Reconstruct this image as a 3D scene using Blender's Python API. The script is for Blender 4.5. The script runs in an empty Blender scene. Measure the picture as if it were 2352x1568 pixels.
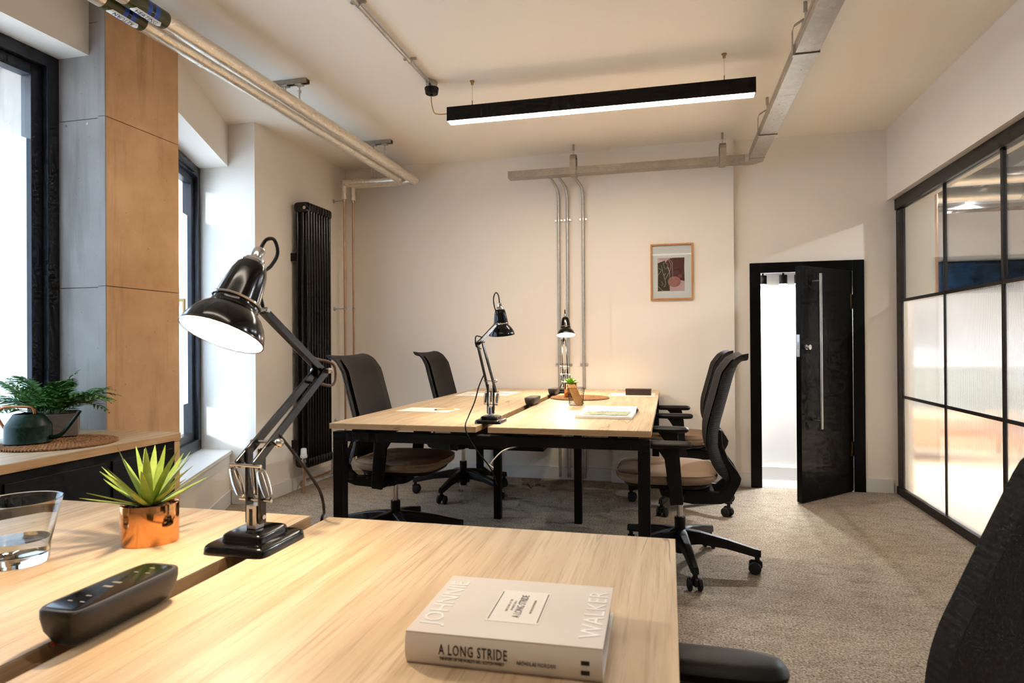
import bpy, bmesh, math, random
from mathutils import Vector, Matrix
sc = bpy.context.scene
COL = sc.collection
PI = math.pi
V = Vector

# ------------------------------------------------------------------ camera
cam_d = bpy.data.cameras.new('camera'); cam = bpy.data.objects.new('camera', cam_d); COL.objects.link(cam)
yaw, pitch, roll = 0.2397, 0.00374, -0.00648
fw = V((-math.sin(yaw)*math.cos(pitch), math.cos(yaw)*math.cos(pitch), math.sin(pitch)))
rt = V((math.cos(yaw), math.sin(yaw), 0)); up = rt.cross(fw)
r2 = rt*math.cos(roll)+up*math.sin(roll); u2 = up*math.cos(roll)-rt*math.sin(roll)
cm = Matrix((r2, u2, -fw)).transposed().to_4x4(); cm.translation = V((0, 0, 1.09))
cam.matrix_world = cm
cam_d.sensor_width = 36; cam_d.lens = 1478.2/2352*36; cam_d.clip_start = .02
cam_d.dof.use_dof = True; cam_d.dof.focus_distance = 3.0; cam_d.dof.aperture_fstop = 9.0
sc.camera = cam

# ------------------------------------------------------------------ world, exposure
w = bpy.data.worlds.new('sky'); sc.world = w; w.use_nodes = True
bgn = w.node_tree.nodes['Background']; bgn.inputs[0].default_value = (.72, .85, 1, 1); bgn.inputs[1].default_value = 2.9
sun_d = bpy.data.lights.new('sun', 'SUN'); sun_d.energy = 2.0; sun_d.angle = math.radians(5); sun_d.color = (.88, .94, 1)
sun = bpy.data.objects.new('sun', sun_d); COL.objects.link(sun); sun.location = (-8, -10, 6); sun.rotation_euler = V((.22, .95, -.20)).to_track_quat('-Z', 'Y').to_euler()
vs = sc.view_settings; vs.view_transform = 'Standard'; vs.look = 'None'; vs.exposure = 1.46; vs.gamma = 1; vs.use_curve_mapping = False
cy = sc.cycles; cy.use_denoising = True; cy.max_bounces = 7; cy.diffuse_bounces = 4; cy.glossy_bounces = 3
cy.transmission_bounces = 8; cy.transparent_max_bounces = 8; cy.sample_clamp_indirect = 6; cy.adaptive_threshold = .04; cy.use_light_tree = False; cy.adaptive_min_samples = 12; cy.caustics_reflective = False; cy.blur_glossy = .5
WARM = (1, .79, .56); NEUTRAL = (1, .90, .78); COOL = (.93, .96, 1)

# ------------------------------------------------------------------ mesh helpers
def ln(c): return c/12.92 if c <= .04045 else ((c+.055)/1.055)**2.4
def S(r, g, b): return (ln(r/255), ln(g/255), ln(b/255), 1)

def frame(a, hint=V((0, 0, 1))):
    a = a.normalized()
    if abs(a.dot(hint)) > .98: hint = V((1, 0, 0))
    x = hint.cross(a).normalized(); return x, a.cross(x), a
def axis_m(o, a, hint=V((0, 0, 1))):
    x, y, z = frame(V(a), hint); m = Matrix((x, y, z)).transposed().to_4x4(); m.translation = V(o); return m
def T(x, y, z): return Matrix.Translation(V((x, y, z)))
def RZ(a): return Matrix.Rotation(a, 4, 'Z')

class MB:
    def __init__(s): s.v = []; s.f = []; s.M = None
    def add(s, vs, fs):
        o = len(s.v); M = s.M
        s.v += [(M @ V(v)) if M else V(v) for v in vs]; s.f += [tuple(i+o for i in f) for f in fs]; return s
    def box(s, x0, x1, y0, y1, z0, z1):
        return s.add([(x0, y0, z0), (x1, y0, z0), (x1, y1, z0), (x0, y1, z0), (x0, y0, z1), (x1, y0, z1), (x1, y1, z1), (x0, y1, z1)],
            [(0, 3, 2, 1), (4, 5, 6, 7), (0, 1, 5, 4), (1, 2, 6, 5), (2, 3, 7, 6), (3, 0, 4, 7)])
    def bar(s, p0, p1, w, h, hint=V((0, 0, 1)), w1=None, h1=None):
        p0, p1 = V(p0), V(p1); x, y, a = frame(p1-p0, hint); w1 = w1 or w; h1 = h1 or h
        vs = [p+x*(sx*ww/2)+y*(sy*hh/2) for p, ww, hh in ((p0, w, h), (p1, w1, h1)) for sx, sy in ((-1, -1), (1, -1), (1, 1), (-1, 1))]
        return s.add(vs, [(0, 3, 2, 1), (4, 5, 6, 7), (0, 1, 5, 4), (1, 2, 6, 5), (2, 3, 7, 6), (3, 0, 4, 7)])
    def loft(s, rings, cap0=True, cap1=True):
        n = len(rings[0]); vs = [p for r in rings for p in r]; fs = []
        for k in range(len(rings)-1):
            for i in range(n):
                j = (i+1) % n; fs.append((k*n+i, k*n+j, (k+1)*n+j, (k+1)*n+i))
        if cap0: fs.append(tuple(range(n-1, -1, -1)))
        if cap1: fs.append(tuple((len(rings)-1)*n+i for i in range(n)))
        return s.add(vs, fs)
    def cyl(s, p0, p1, r0, r1=None, n=16):
        p0, p1 = V(p0), V(p1); r1 = r0 if r1 is None else r1; x, y, a = frame(p1-p0)
        cs = [(math.cos(2*PI*i/n), math.sin(2*PI*i/n)) for i in range(n)]
        return s.loft([[p+x*(c*r)+y*(q*r) for c, q in cs] for p, r in ((p0, r0), (p1, r1))])
    def tube(s, pts, r, n=8, caps=True):
        pts = [V(p) for p in pts]; rings = []; x = None
        for i, p in enumerate(pts):
            t = (pts[min(i+1, len(pts)-1)]-pts[max(i-1, 0)]).normalized()
            if x is None: x, y, _ = frame(t)
            x = (x-t*x.dot(t)).normalized(); y = t.cross(x); rr = r[i] if isinstance(r, (list, tuple)) else r
            rings.append([p+x*(math.cos(2*PI*k/n)*rr)+y*(math.sin(2*PI*k/n)*rr) for k in range(n)])
        return s.loft(rings, caps, caps)
    def lathe(s, prof, n=32, M=None, cap0=False, cap1=False, sx=1, sy=1):
        rings = [[V((r*math.cos(2*PI*i/n)*sx, r*math.sin(2*PI*i/n)*sy, z)) for i in range(n)] for r, z in prof]
        if M: rings = [[M @ p for p in r] for r in rings]
        return s.loft(rings, cap0, cap1)
    def prism(s, poly, z0, z1, M=None):
        rings = [[V((x, y, z)) for x, y in poly] for z in (z0, z1)]
        if M: rings = [[M @ p for p in r] for r in rings]
        return s.loft(rings)
    def sphere(s, c, r, n=12, m=8, sc3=(1, 1, 1), M=None):
        prof = [(max(1e-4, math.sin(PI*k/m)), -math.cos(PI*k/m)) for k in range(m+1)]
        rings = [[V((q*math.cos(2*PI*i/n)*r*sc3[0], q*math.sin(2*PI*i/n)*r*sc3[1], z*r*sc3[2])) for i in range(n)] for q, z in prof]
        rings = [[(M @ p if M else p)+V(c) for p in g] for g in rings]
        return s.loft(rings)
    def slab(s, hx, hy, layers, n=40, e=4.0, c=(0, 0), taper=0):
        rings = []
        for z, ins in layers:
            ring = []
            for i in range(n):
                t = 2*PI*i/n; ct, st = math.cos(t), math.sin(t)
                x = (hx-ins)*math.copysign(abs(ct)**(2/e), ct); y = (hy-ins)*math.copysign(abs(st)**(2/e), st)
                ring.append(V((c[0]+x*(1-taper*y/hy), c[1]+y, z)))
            rings.append(ring)
        return s.loft(rings)
    def mesh(s, name, org=V((0, 0, 0)), sharp=40):
        me = bpy.data.meshes.new(name); me.from_pydata([v-org for v in s.v], [], s.f)
        bm = bmesh.new(); bm.from_mesh(me); bmesh.ops.recalc_face_normals(bm, faces=bm.faces[:]); bm.to_mesh(me); bm.free()
        for p in me.polygons: p.use_smooth = True
        me.set_sharp_from_angle(angle=math.radians(sharp)); return me
    def build(s, name, mat, parent=None, world=False, bevel=0, seg=2, sharp=40, subsurf=0):
        org = V((0, 0, 0)); q = parent
        while world and q is not None: org = org+q.location; q = q.parent
        me = s.mesh(name, org, sharp); return link(name, me, mat, parent, bevel, seg, subsurf)

def link(name, me, mat, parent=None, bevel=0, seg=2, subsurf=0):
    o = bpy.data.objects.new(name, me); COL.objects.link(o)
    if mat and not me.materials: me.materials.append(mat)
    o.parent = parent
    if bevel:
        b = o.modifiers.new('bevel', 'BEVEL'); b.width = bevel; b.segments = seg; b.limit_method = 'ANGLE'; b.angle_limit = math.radians(40)
        b.harden_normals = True
    if subsurf:
        m = o.modifiers.new('subsurf', 'SUBSURF'); m.levels = subsurf; m.render_levels = subsurf
    return o
def empty(name, loc=(0, 0, 0), rz=0):
    o = bpy.data.objects.new(name, None); COL.objects.link(o); o.location = loc; o.rotation_euler = (0, 0, rz); o.empty_display_size = .05; return o
def tag(o, label, cat, group=None, kind=None):
    o['label'] = label; o['category'] = cat
    if group: o['group'] = group
    if kind: o['kind'] = kind
    return o
def struct(o, label=None, cat=None):
    o['kind'] = 'structure'
    if label: o['label'] = label
    if cat: o['category'] = cat
    return o
def copy_tree(o, parent=None):
    c = o.copy(); COL.objects.link(c); c.parent = parent
    for ch in list(o.children): copy_tree(ch, c)
    return c
def bez(pts, n=12):
    """Catmull-Rom through points"""
    P = [V(p) for p in pts]; P = [P[0]*2-P[1]]+P+[P[-1]*2-P[-2]]; out = []
    for i in range(1, len(P)-2):
        a, b, c, d = P[i-1:i+3]
        for k in range(n):
            t = k/n; out.append(.5*((2*b)+(c-a)*t+(2*a-5*b+4*c-d)*t*t+(3*b-a-3*c+d)*t**3))
    return out+[P[-2]]
def text_mesh(body, size, extrude=.0003, align='LEFT', sx=1.0, space=1.0):
    cu = bpy.data.curves.new('txt', 'FONT'); cu.body = body; cu.size = size; cu.extrude = extrude; cu.align_x = align; cu.space_character = space; cu.resolution_u = 2
    ob = bpy.data.objects.new('txt', cu); COL.objects.link(ob)
    dg = bpy.context.evaluated_depsgraph_get(); dg.update()
    me = bpy.data.meshes.new_from_object(ob.evaluated_get(dg)); bpy.data.objects.remove(ob); bpy.data.curves.remove(cu)
    for v in me.vertices: v.co.x *= sx
    me.materials.clear(); return me
def lettering(name, body, size, M, mat, parent, **k):
    me = text_mesh(body, size, **k); me.transform(M); me.name = name; return link(name, me, mat, parent)

# ------------------------------------------------------------------ materials
def nt(name):
    m = bpy.data.materials.new(name); m.use_nodes = True; t = m.node_tree; return m, t.nodes, t.links, t.nodes['Principled BSDF']
def mix_col(N, L, fac, a, b, mode='MIX'):
    n = N.new('ShaderNodeMix'); n.data_type = 'RGBA'; n.blend_type = mode
    for sock, val in ((n.inputs[0], fac), (n.inputs[6], a), (n.inputs[7], b)):
        if hasattr(val, 'links'): L.new(val, sock)
        elif isinstance(val, (int, float)): sock.default_value = val
        else: sock.default_value = val
    return n.outputs[2]
def coords(N, L, scale=(1, 1, 1), kind='Object', rot=(0, 0, 0)):
    tc = N.new('ShaderNodeTexCoord'); mp = N.new('ShaderNodeMapping'); mp.inputs['Scale'].default_value = scale; mp.inputs['Rotation'].default_value = rot
    L.new(tc.outputs[kind], mp.inputs[0]); return mp.outputs[0]
def noise(N, L, vec, scale, detail=4, rough=.55, dist=0):
    n = N.new('ShaderNodeTexNoise'); n.inputs['Scale'].default_value = scale; n.inputs['Detail'].default_value = detail
    n.inputs['Roughness'].default_value = rough; n.inputs['Distortion'].default_value = dist; L.new(vec, n.inputs['Vector']); return n.outputs['Fac']
def ramp(N, L, fac, stops):
    r = N.new('ShaderNodeValToRGB'); L.new(fac, r.inputs[0]); e = r.color_ramp.elements
    while len(e) < len(stops): e.new(.5)
    for i, (p, c) in enumerate(stops): e[i].position = p; e[i].color = c if len(c) == 4 else (*c, 1)
    return r.outputs[0]
def bump(N, L, P, h, strength=.2, dist=.01):
    b = N.new('ShaderNodeBump'); b.inputs['Strength'].default_value = strength; b.inputs['Distance'].default_value = dist; L.new(h, b.inputs['Height']); L.new(b.outputs[0], P.inputs['Normal'])
def pm(name, c, rough=.5, metal=0, var=.12, scale=8, bmp=0, bscale=60, bdist=.002, spec=.5, coat=0, stretch=(1, 1, 1), det=2):
    m, N, L, P = nt(name); vec = coords(N, L, stretch); f = noise(N, L, vec, scale, det)
    d = tuple(x*(1-var) for x in c[:3])+(1,); h = tuple(min(1, x*(1+var)) for x in c[:3])+(1,)
    L.new(ramp(N, L, f, [(.3, d), (.7, h)]), P.inputs['Base Color'])
    P.inputs['Roughness'].default_value = rough; P.inputs['Metallic'].default_value = metal; P.inputs['Specular IOR Level'].default_value = spec; P.inputs['Coat Weight'].default_value = coat
    if bmp: bump(N, L, P, noise(N, L, vec, bscale, 1), bmp, bdist)
    return m
def emit(name, c, st):
    m, N, L, P = nt(name); P.inputs['Base Color'].default_value = (*c, 1); P.inputs['Emission Color'].default_value = (*c, 1); P.inputs['Emission Strength'].default_value = st; return m
def wood(name, tones, along='Y', rough=.45, scale=1.0):
    m, N, L, P = nt(name)
    st = {'Y': (14, .9, 14), 'X': (.9, 14, 14), 'Z': (14, 14, .9)}[along]
    vec = coords(N, L, tuple(v*scale for v in st)); vec2 = coords(N, L, tuple(v*scale*6 if v > 2 else v*scale*3 for v in st)); vec3 = coords(N, L, tuple(v*.30 if v > 2 else v*.9 for v in st))
    broad = noise(N, L, vec3, 1.0, 3, .5, 1.2); mid = noise(N, L, vec, 1.6, 6, .6, .6); fine = noise(N, L, vec2, 2.0, 4, .6)
    wv = N.new('ShaderNodeTexWave'); wv.wave_type = 'BANDS'; wv.bands_direction = 'X' if along != 'X' else 'Y'; wv.inputs['Scale'].default_value = 1.3; wv.inputs['Distortion'].default_value = 9; wv.inputs['Detail'].default_value = 3; wv.inputs['Detail Scale'].default_value = 1.2
    L.new(vec3, wv.inputs[0])
    c1 = ramp(N, L, mid, [(.30, tones[0]), (.52, tones[1]), (.72, tones[2])])
    c2 = mix_col(N, L, .22, c1, ramp(N, L, wv.outputs['Fac'], [(.2, tones[0]), (.8, tones[2])]))
    c3 = mix_col(N, L, ramp(N, L, fine, [(.50, (0, 0, 0)), (.68, (.62, .62, .62))]), c2, tones[3])
    crk = noise(N, L, coords(N, L, tuple(v*.55 if v > 2 else v*.8 for v in st)), 1.5, 2, .4, .5)
    line = ramp(N, L, crk, [(.494, (0, 0, 0)), (.500, (1, 1, 1)), (.506, (0, 0, 0))]); where = ramp(N, L, noise(N, L, coords(N, L, (3, 2, 3)), 1.0, 2), [(.53, (0, 0, 0)), (.62, (.9, .9, .9))])
    lm = mix_col(N, L, 1.0, line, where, 'MULTIPLY')
    c4 = mix_col(N, L, lm, c3, tones[4])
    L.new(c4, P.inputs['Base Color']); P.inputs['Roughness'].default_value = rough; bump(N, L, P, fine, .05, .001); return m
MT = {}
OAK = (S(184, 155, 120), S(204, 179, 144), S(216, 194, 162), S(160, 128, 94), S(78, 62, 48))
MT['oak'] = wood('oak_laminate', OAK)
EDG = (S(176, 134, 90), S(192, 150, 104), S(204, 164, 118), S(156, 116, 76), S(130, 96, 62))
MT['oak_edge'] = wood('oak_edge', EDG, along='X', rough=.5); MT['oak_edge_y'] = wood('oak_edge_long', EDG, along='Y', rough=.5)
MT['wall'] = pm('wall_paint', S(240, 231, 219), .75, var=.012, scale=1.2, det=1)
MT['ceil'] = pm('ceiling_paint', S(247, 236, 219), .8, var=.012, scale=1.0, det=1)
MT['white'] = pm('white_gloss_trim', S(226, 224, 220), .4, var=.01)
MT['black_paint'] = pm('black_door_paint', S(10, 9, 9), .38, var=.05, spec=.14)
MT['black_metal'] = pm('black_powder_coat', S(16, 15, 16), .45, var=.08, spec=.25)
MT['frame_metal'] = pm('partition_frame_paint', S(30, 26, 24), .45, var=.08)
MT['window_frame'] = pm('anthracite_window_frame', S(38, 42, 52), .35, var=.06)
MT['black_plastic'] = pm('black_plastic', S(19, 18, 18), .5, var=.08, spec=.3, bmp=.08, bscale=500, bdist=.0005)
MT['black_gloss'] = pm('black_gloss_enamel', S(9, 9, 10), .16, var=.03)
MT['rubber'] = pm('rubber', S(24, 24, 25), .7, var=.1)
MT['chrome'] = pm('chrome', S(205, 203, 200), .14, 1, var=.03)
MT['steel'] = pm('brushed_steel', S(190, 188, 184), .32, 1, var=.05)
MT['brass'] = pm('brass', S(176, 140, 92), .3, 1, var=.06)
MT['copper'] = pm('copper_pipe', S(196, 156, 128), .38, .9, var=.10, scale=14)
MT['rose_gold'] = pm('polished_copper', S(216, 152, 98), .10, 1, var=.03)
MT['can_green'] = pm('dark_green_enamel', S(10, 46, 38), .38, var=.06, spec=.3)
MT['taupe'] = pm('taupe_upholstery', S(146, 122, 98), .9, var=.08, scale=160, bmp=.25, bscale=700, bdist=.001)
MT['white_plastic'] = pm('white_plastic', S(228, 228, 226), .35, var=.01)
MT['paper'] = pm('paper', S(238, 235, 228), .85, var=.01)
MT['ink'] = pm('printed_ink', S(42, 38, 38), .8, var=.05)
MT['pencil'] = pm('pencil_wood', S(206, 158, 92), .5, var=.1, scale=30)
MT['soil'] = pm('gravel_soil', S(96, 70, 44), .9, var=.6, scale=140, bmp=.8, bscale=160, bdist=.004)
MT['bulb'] = emit('bulb_glow', WARM, 60)
MT['lamp_white'] = pm('lamp_inner_white', S(236, 232, 224), .5, var=.01)
MT['grey_screw'] = pm('dull_zinc', S(150, 148, 144), .45, .8, var=.1)
MT['dark_brown'] = pm('dark_brown_linen', S(62, 42, 32), .8, var=.25, scale=90, bmp=.4, bscale=220)

def mk_galv(name, c):
    m, N, L, P = nt(name); vec = coords(N, L, (1, 1, 1)); v = N.new('ShaderNodeTexVoronoi'); v.inputs['Scale'].default_value = 55; L.new(vec, v.inputs['Vector'])
    a = ramp(N, L, v.outputs['Color'], [(.1, tuple(x*.82 for x in c[:3])), (.9, c)]); s2 = noise(N, L, vec, 5, 4)
    L.new(mix_col(N, L, ramp(N, L, s2, [(.45, (0, 0, 0)), (.75, (.5, .5, .5))]), a, tuple(x*.6 for x in c[:3])+(1,)), P.inputs['Base Color'])
    P.inputs['Metallic'].default_value = .85; P.inputs['Roughness'].default_value = .42; return m
MT['galv'] = mk_galv('galvanised_steel', S(182, 173, 159))
MT['conduit'] = mk_galv('galvanised_conduit', S(200, 196, 188))
def mk_foil():
    m, N, L, P = nt('foil_lagging'); vec = coords(N, L, (1, .35, 1)); n1 = noise(N, L, vec, 45, 5, .65, 1.5)
    P.inputs['Base Color'].default_value = S(240, 230, 214); P.inputs['Metallic'].default_value = .82
    L.new(ramp(N, L, n1, [(.3, (.22,)*3), (.7, (.42,)*3)]), P.inputs['Roughness']); bump(N, L, P, n1, .3, .004); return m
MT['foil'] = mk_foil()
def mk_carpet():
    m, N, L, P = nt('carpet'); vec = coords(N, L, (1, 1, 1)); vx = coords(N, L, (1, 1.9, 1), rot=(0, 0, .2))
    big = noise(N, L, vec, 1.3, 4); mid = noise(N, L, vx, 9, 6, .7); fi = noise(N, L, vec, 115, 3, .75); fl = noise(N, L, vx, 26, 6, .8)
    c = ramp(N, L, big, [(.3, S(170, 153, 134)), (.7, S(190, 177, 158))])
    c = mix_col(N, L, ramp(N, L, mid, [(.34, (.75,)*3), (.54, (0,)*3)]), c, S(144, 128, 110))
    c = mix_col(N, L, ramp(N, L, fi, [(.36, (.9,)*3), (.52, (0,)*3)]), c, S(98, 87, 76))
    c = mix_col(N, L, ramp(N, L, fl, [(.34, (.85,)*3), (.43, (0,)*3)]), c, S(74, 64, 57))
    c = mix_col(N, L, ramp(N, L, fi, [(.56, (0,)*3), (.72, (.8,)*3)]), c, S(234, 226, 210))
    L.new(c, P.inputs['Base Color']); P.inputs['Roughness'].default_value = 1; P.inputs['Specular IOR Level'].default_value = .1; bump(N, L, P, fi, .9, .006); return m
MT['carpet'] = mk_carpet()
def mk_concrete(name, a, b, dk, lt):
    m, N, L, P = nt(name); vec = coords(N, L, (1, 1, 1)); vz = coords(N, L, (5, 5, .5)); n1 = noise(N, L, vec, 3.2, 6, .6); n2 = noise(N, L, vec, 60, 4); n3 = noise(N, L, vz, 2.2, 5, .6)
    c = ramp(N, L, n1, [(.3, a), (.7, b)]); c = mix_col(N, L, ramp(N, L, n3, [(.50, (0,)*3), (.70, (.6,)*3)]), c, dk)
    c = mix_col(N, L, ramp(N, L, n2, [(.68, (0,)*3), (.78, (.5,)*3)]), c, lt); pit = N.new('ShaderNodeTexVoronoi'); pit.inputs['Scale'].default_value = 16; L.new(vec, pit.inputs['Vector'])
    c = mix_col(N, L, ramp(N, L, pit.outputs['Distance'], [(.035, (.7,)*3), (.06, (0,)*3)]), c, dk)
    L.new(c, P.inputs['Base Color']); P.inputs['Roughness'].default_value = .85; bump(N, L, P, n2, .15, .002); return m
MT['concrete'] = mk_concrete('grey_concrete', S(154, 147, 141), S(174, 168, 163), S(122, 112, 104), S(196, 190, 184))
MT['concrete_tan'] = mk_concrete('tan_concrete', S(200, 156, 112), S(230, 190, 148), S(158, 114, 78), S(242, 220, 188))
MT['pot_grey'] = pm('grey_cement_pot', S(140, 130, 124), .85, var=.12, scale=9, bmp=.15, bscale=90)

def mk_rib(name, c, per, axis='Z'):
    m, N, L, P = nt(name); vec = coords(N, L, (1, 1, 1)); wv = N.new('ShaderNodeTexWave'); wv.wave_type = 'BANDS'; wv.bands_direction = axis; wv.inputs['Scale'].default_value = 2*PI/(20*per); L.new(vec, wv.inputs[0])
    L.new(mix_col(N, L, wv.outputs['Fac'], tuple(x*.72 for x in c[:3])+(1,), tuple(x*1.1 for x in c[:3])+(1,)), P.inputs['Base Color']); P.inputs['Roughness'].default_value = .85; bump(N, L, P, wv.outputs['Fac'], .25, .0015); return m
MT['knit'] = mk_rib('ribbed_black_knit', S(30, 25, 24), .0105)
MT['fabric_black'] = pm('black_fabric', S(30, 26, 24), .95, var=.1, scale=200, bmp=.2, bscale=900, bdist=.0008)

def mk_glass(name, tint=(1, 1, 1), refl=.5):
    m, N, L, P = nt(name); N.remove(P); tr = N.new('ShaderNodeBsdfTransparent'); tr.inputs[0].default_value = (*tint, 1); gl = N.new('ShaderNodeBsdfGlossy'); gl.inputs['Roughness'].default_value = .03
    fr = N.new('ShaderNodeFresnel'); fr.inputs[0].default_value = 1.45; mu = N.new('ShaderNodeMath'); mu.operation = 'MULTIPLY'; mu.inputs[1].default_value = refl; L.new(fr.outputs[0], mu.inputs[0])
    mx = N.new('ShaderNodeMixShader'); L.new(mu.outputs[0], mx.inputs[0]); L.new(tr.outputs[0], mx.inputs[1]); L.new(gl.outputs[0], mx.inputs[2]); L.new(mx.outputs[0], N['Material Output'].inputs[0]); return m
MT['pane'] = mk_glass('clear_pane', (.95, .97, .98))
def mk_film():
    m, N, L, P = nt('frosted_film'); N.remove(P); tl = N.new('ShaderNodeBsdfTranslucent'); tl.inputs[0].default_value = (.86, .92, .97, 1); tr = N.new('ShaderNodeBsdfTransparent'); tr.inputs[0].default_value = (.9, .94, 1, 1); df = N.new('ShaderNodeBsdfDiffuse'); df.inputs[0].default_value = (.8, .84, .88, 1)
    vec = coords(N, L, (1, 1, 1)); f = noise(N, L, vec, 1.5, 2); rr = ramp(N, L, f, [(.3, (.26,)*3), (.7, (.32,)*3)])
    m1 = N.new('ShaderNodeMixShader'); L.new(rr, m1.inputs[0]); L.new(tl.outputs[0], m1.inputs[1]); L.new(tr.outputs[0], m1.inputs[2]); m2 = N.new('ShaderNodeMixShader'); m2.inputs[0].default_value = .12; L.new(m1.outputs[0], m2.inputs[1]); L.new(df.outputs[0], m2.inputs[2]); L.new(m2.outputs[0], N['Material Output'].inputs[0]); return m
MT['film'] = mk_film()
def mk_reeded():
    m, N, L, P = nt('reeded_glass'); N.remove(P); rf = N.new('ShaderNodeBsdfRefraction'); rf.inputs['Roughness'].default_value = .12; rf.inputs['IOR'].default_value = 1.35; rf.inputs[0].default_value = (.97, .98, .98, 1)
    tr = N.new('ShaderNodeBsdfTransparent'); tr.inputs[0].default_value = (.95, .96, .96, 1); tl = N.new('ShaderNodeBsdfTranslucent'); tl.inputs[0].default_value = (.95, .95, .95, 1); gl = N.new('ShaderNodeBsdfGlossy'); gl.inputs['Roughness'].default_value = .08
    vec = coords(N, L); f = noise(N, L, vec, 2, 2); rr = ramp(N, L, f, [(.3, (.10,)*3), (.7, (.13,)*3)])
    m1 = N.new('ShaderNodeMixShader'); L.new(rr, m1.inputs[0]); L.new(rf.outputs[0], m1.inputs[1]); L.new(tl.outputs[0], m1.inputs[2]); m2 = N.new('ShaderNodeMixShader'); m2.inputs[0].default_value = .12; L.new(m1.outputs[0], m2.inputs[1]); L.new(tr.outputs[0], m2.inputs[2])
    m3 = N.new('ShaderNodeMixShader'); m3.inputs[0].default_value = .05; L.new(m2.outputs[0], m3.inputs[1]); L.new(gl.outputs[0], m3.inputs[2]); L.new(m3.outputs[0], N['Material Output'].inputs[0]); return m
MT['reeded'] = mk_reeded()
def mk_real_glass(name, c, ior):
    m, N, L, P = nt(name); P.inputs['Base Color'].default_value = (*c, 1); P.inputs['Transmission Weight'].default_value = 1; P.inputs['Roughness'].default_value = .01; P.inputs['IOR'].default_value = ior; return m
MT['glass'] = mk_real_glass('drinking_glass', (.97, .99, .98), 1.48); MT['water'] = mk_real_glass('water', (.98, 1, 1), 1.33)
def mk_leaf(name, a, b, tip, z0, z1):
    m, N, L, P = nt(name); vec = coords(N, L); f = noise(N, L, vec, 40, 3); c = ramp(N, L, f, [(.3, a), (.7, b)])
    sp = N.new('ShaderNodeSeparateXYZ'); L.new(coords(N, L), sp.inputs[0]); mr = N.new('ShaderNodeMapRange'); mr.inputs[1].default_value = z0; mr.inputs[2].default_value = z1; L.new(sp.outputs[2], mr.inputs[0])
    L.new(mix_col(N, L, mr.outputs[0], c, tip), P.inputs['Base Color']); P.inputs['Roughness'].default_value = .45; P.inputs['Subsurface Weight'].default_value = 0; return m
MT['succulent'] = mk_leaf('yellow_green_leaf', S(106, 130, 44), S(136, 156, 70), S(176, 132, 66), .12, .19)
MT['succulent_b'] = mk_leaf('bright_green_leaf', S(120, 176, 30), S(160, 205, 60), S(170, 190, 70), .10, .16)
MT['fern'] = mk_leaf('fern_green', S(34, 92, 48), S(92, 150, 62), S(116, 168, 76), .08, .24)

# ------------------------------------------------------------------ room shell
CZ = 2.62
MB().box(-3.5, 1.9, -2.4, 5.16, -.1, 0).build('floor', MT['carpet']); struct(bpy.data.objects['floor'], 'beige speckled loop carpet covering the office floor', 'floor')
struct(MB().box(-3.6, 1.8, -2.4, 5.4, CZ, CZ+.12).build('ceiling', MT['ceil']), 'plain cream painted ceiling of the office', 'ceiling')
# back wall: left bay, shallow pier, door bay with an opening
b = MB(); b.box(-2.76, -.44, 5.13, 5.3, 0, CZ); b.box(-.44, .477, 5.095, 5.3, 0, CZ)
b.box(.477, .62, 5.15, 5.27, 0, CZ); b.box(.62, 1.345, 5.15, 5.27, 1.655, CZ); b.box(1.345, 1.80, 5.15, 5.27, 0, CZ)
struct(b.build('wall_back', MT['wall']), 'cream painted back wall with a shallow pier and doorway', 'wall')
# radiator wall mass and pier at the second window
struct(MB().box(-3.6, -2.75, 3.86, 5.4, 0, CZ).build('wall_left', MT['wall']), 'cream side wall carrying the tall black radiator', 'wall')
# oblique wall around window 2: below the sill and lintel
A0 = V((-2.965, 3.87)); B0 = V((-2.40, 2.63)); td = (B0-A0).normalized(); nd = V((-td.y*-1, td.x*-1)); nd = V((td.y, -td.x)); 
if nd.x > 0: nd = -nd
def obl(z0, z1, d0, d1, a=0.0, e=0.0):
    p, q = A0-td*.12+td*a, B0+td*e; return [(p+nd*d0), (q+nd*d0), (q+nd*d1), (p+nd*d1)], z0, z1
def obl_prism(b, z0, z1, d0, d1, a=0.0, e=0.0):
    poly, z0, z1 = obl(z0, z1, d0, d1, a, e); return b.prism([(p.x, p.y) for p in poly], z0, z1)
b = MB(); obl_prism(b, 0, .345, 0.0, .34); obl_prism(b, 2.33, CZ, 0.0, .34)
struct(b.build('wall_left_window', MT['wall']), 'slanting cream wall below and above the narrow window', 'wall')
b = MB(); obl_prism(b, .343, .37, -.018, .30); o = struct(b.build('trim_1', MT['white'], bevel=.003), 'white window sill board under the narrow window', 'window sill')
b = MB(); obl_prism(b, .28, .343, -.006, .02); struct(b.build('trim_2', MT['white']), 'white apron board below the window sill', 'trim')
# concrete column with facing panels
col = empty('wall_column', (-2.6, 2.5, 0)); struct(col, 'exposed concrete column with tan side and grey front between the windows', 'column')
CX, CY = -2.362, 2.286
b = MB(); b.box(-3.1, CX-.012, CY+.012, 2.711, 0, CZ); b.build('core', MT['concrete'], col, world=True)
zj = [0, .62, 1.352, 2.088, CZ]
for k in range(4):
    MB().box(CX-.014, CX, CY+.001, 2.711, zj[k]+.0015, zj[k+1]-.0015).build('tan_panel', MT['concrete_tan'], col, True, bevel=.0015)
zg = [0, .62, 1.347, 2.082, 2.50, CZ]
for k in range(5):
    MB().box(-2.62, -2.4045, CY, CY+.014, zg[k]+.0015, zg[k+1]-.0015).build('grey_panel', MT['concrete'], col, True, bevel=.001)
zs = [0, 1.352, 2.088, CZ]
for k in range(3):
    MB().box(-2.4015, CX-.0005, CY-.004, CY+.014, zs[k]+.001, zs[k+1]-.001).build('corner_strip', MT['concrete'], col, True, bevel=.001)
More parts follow.
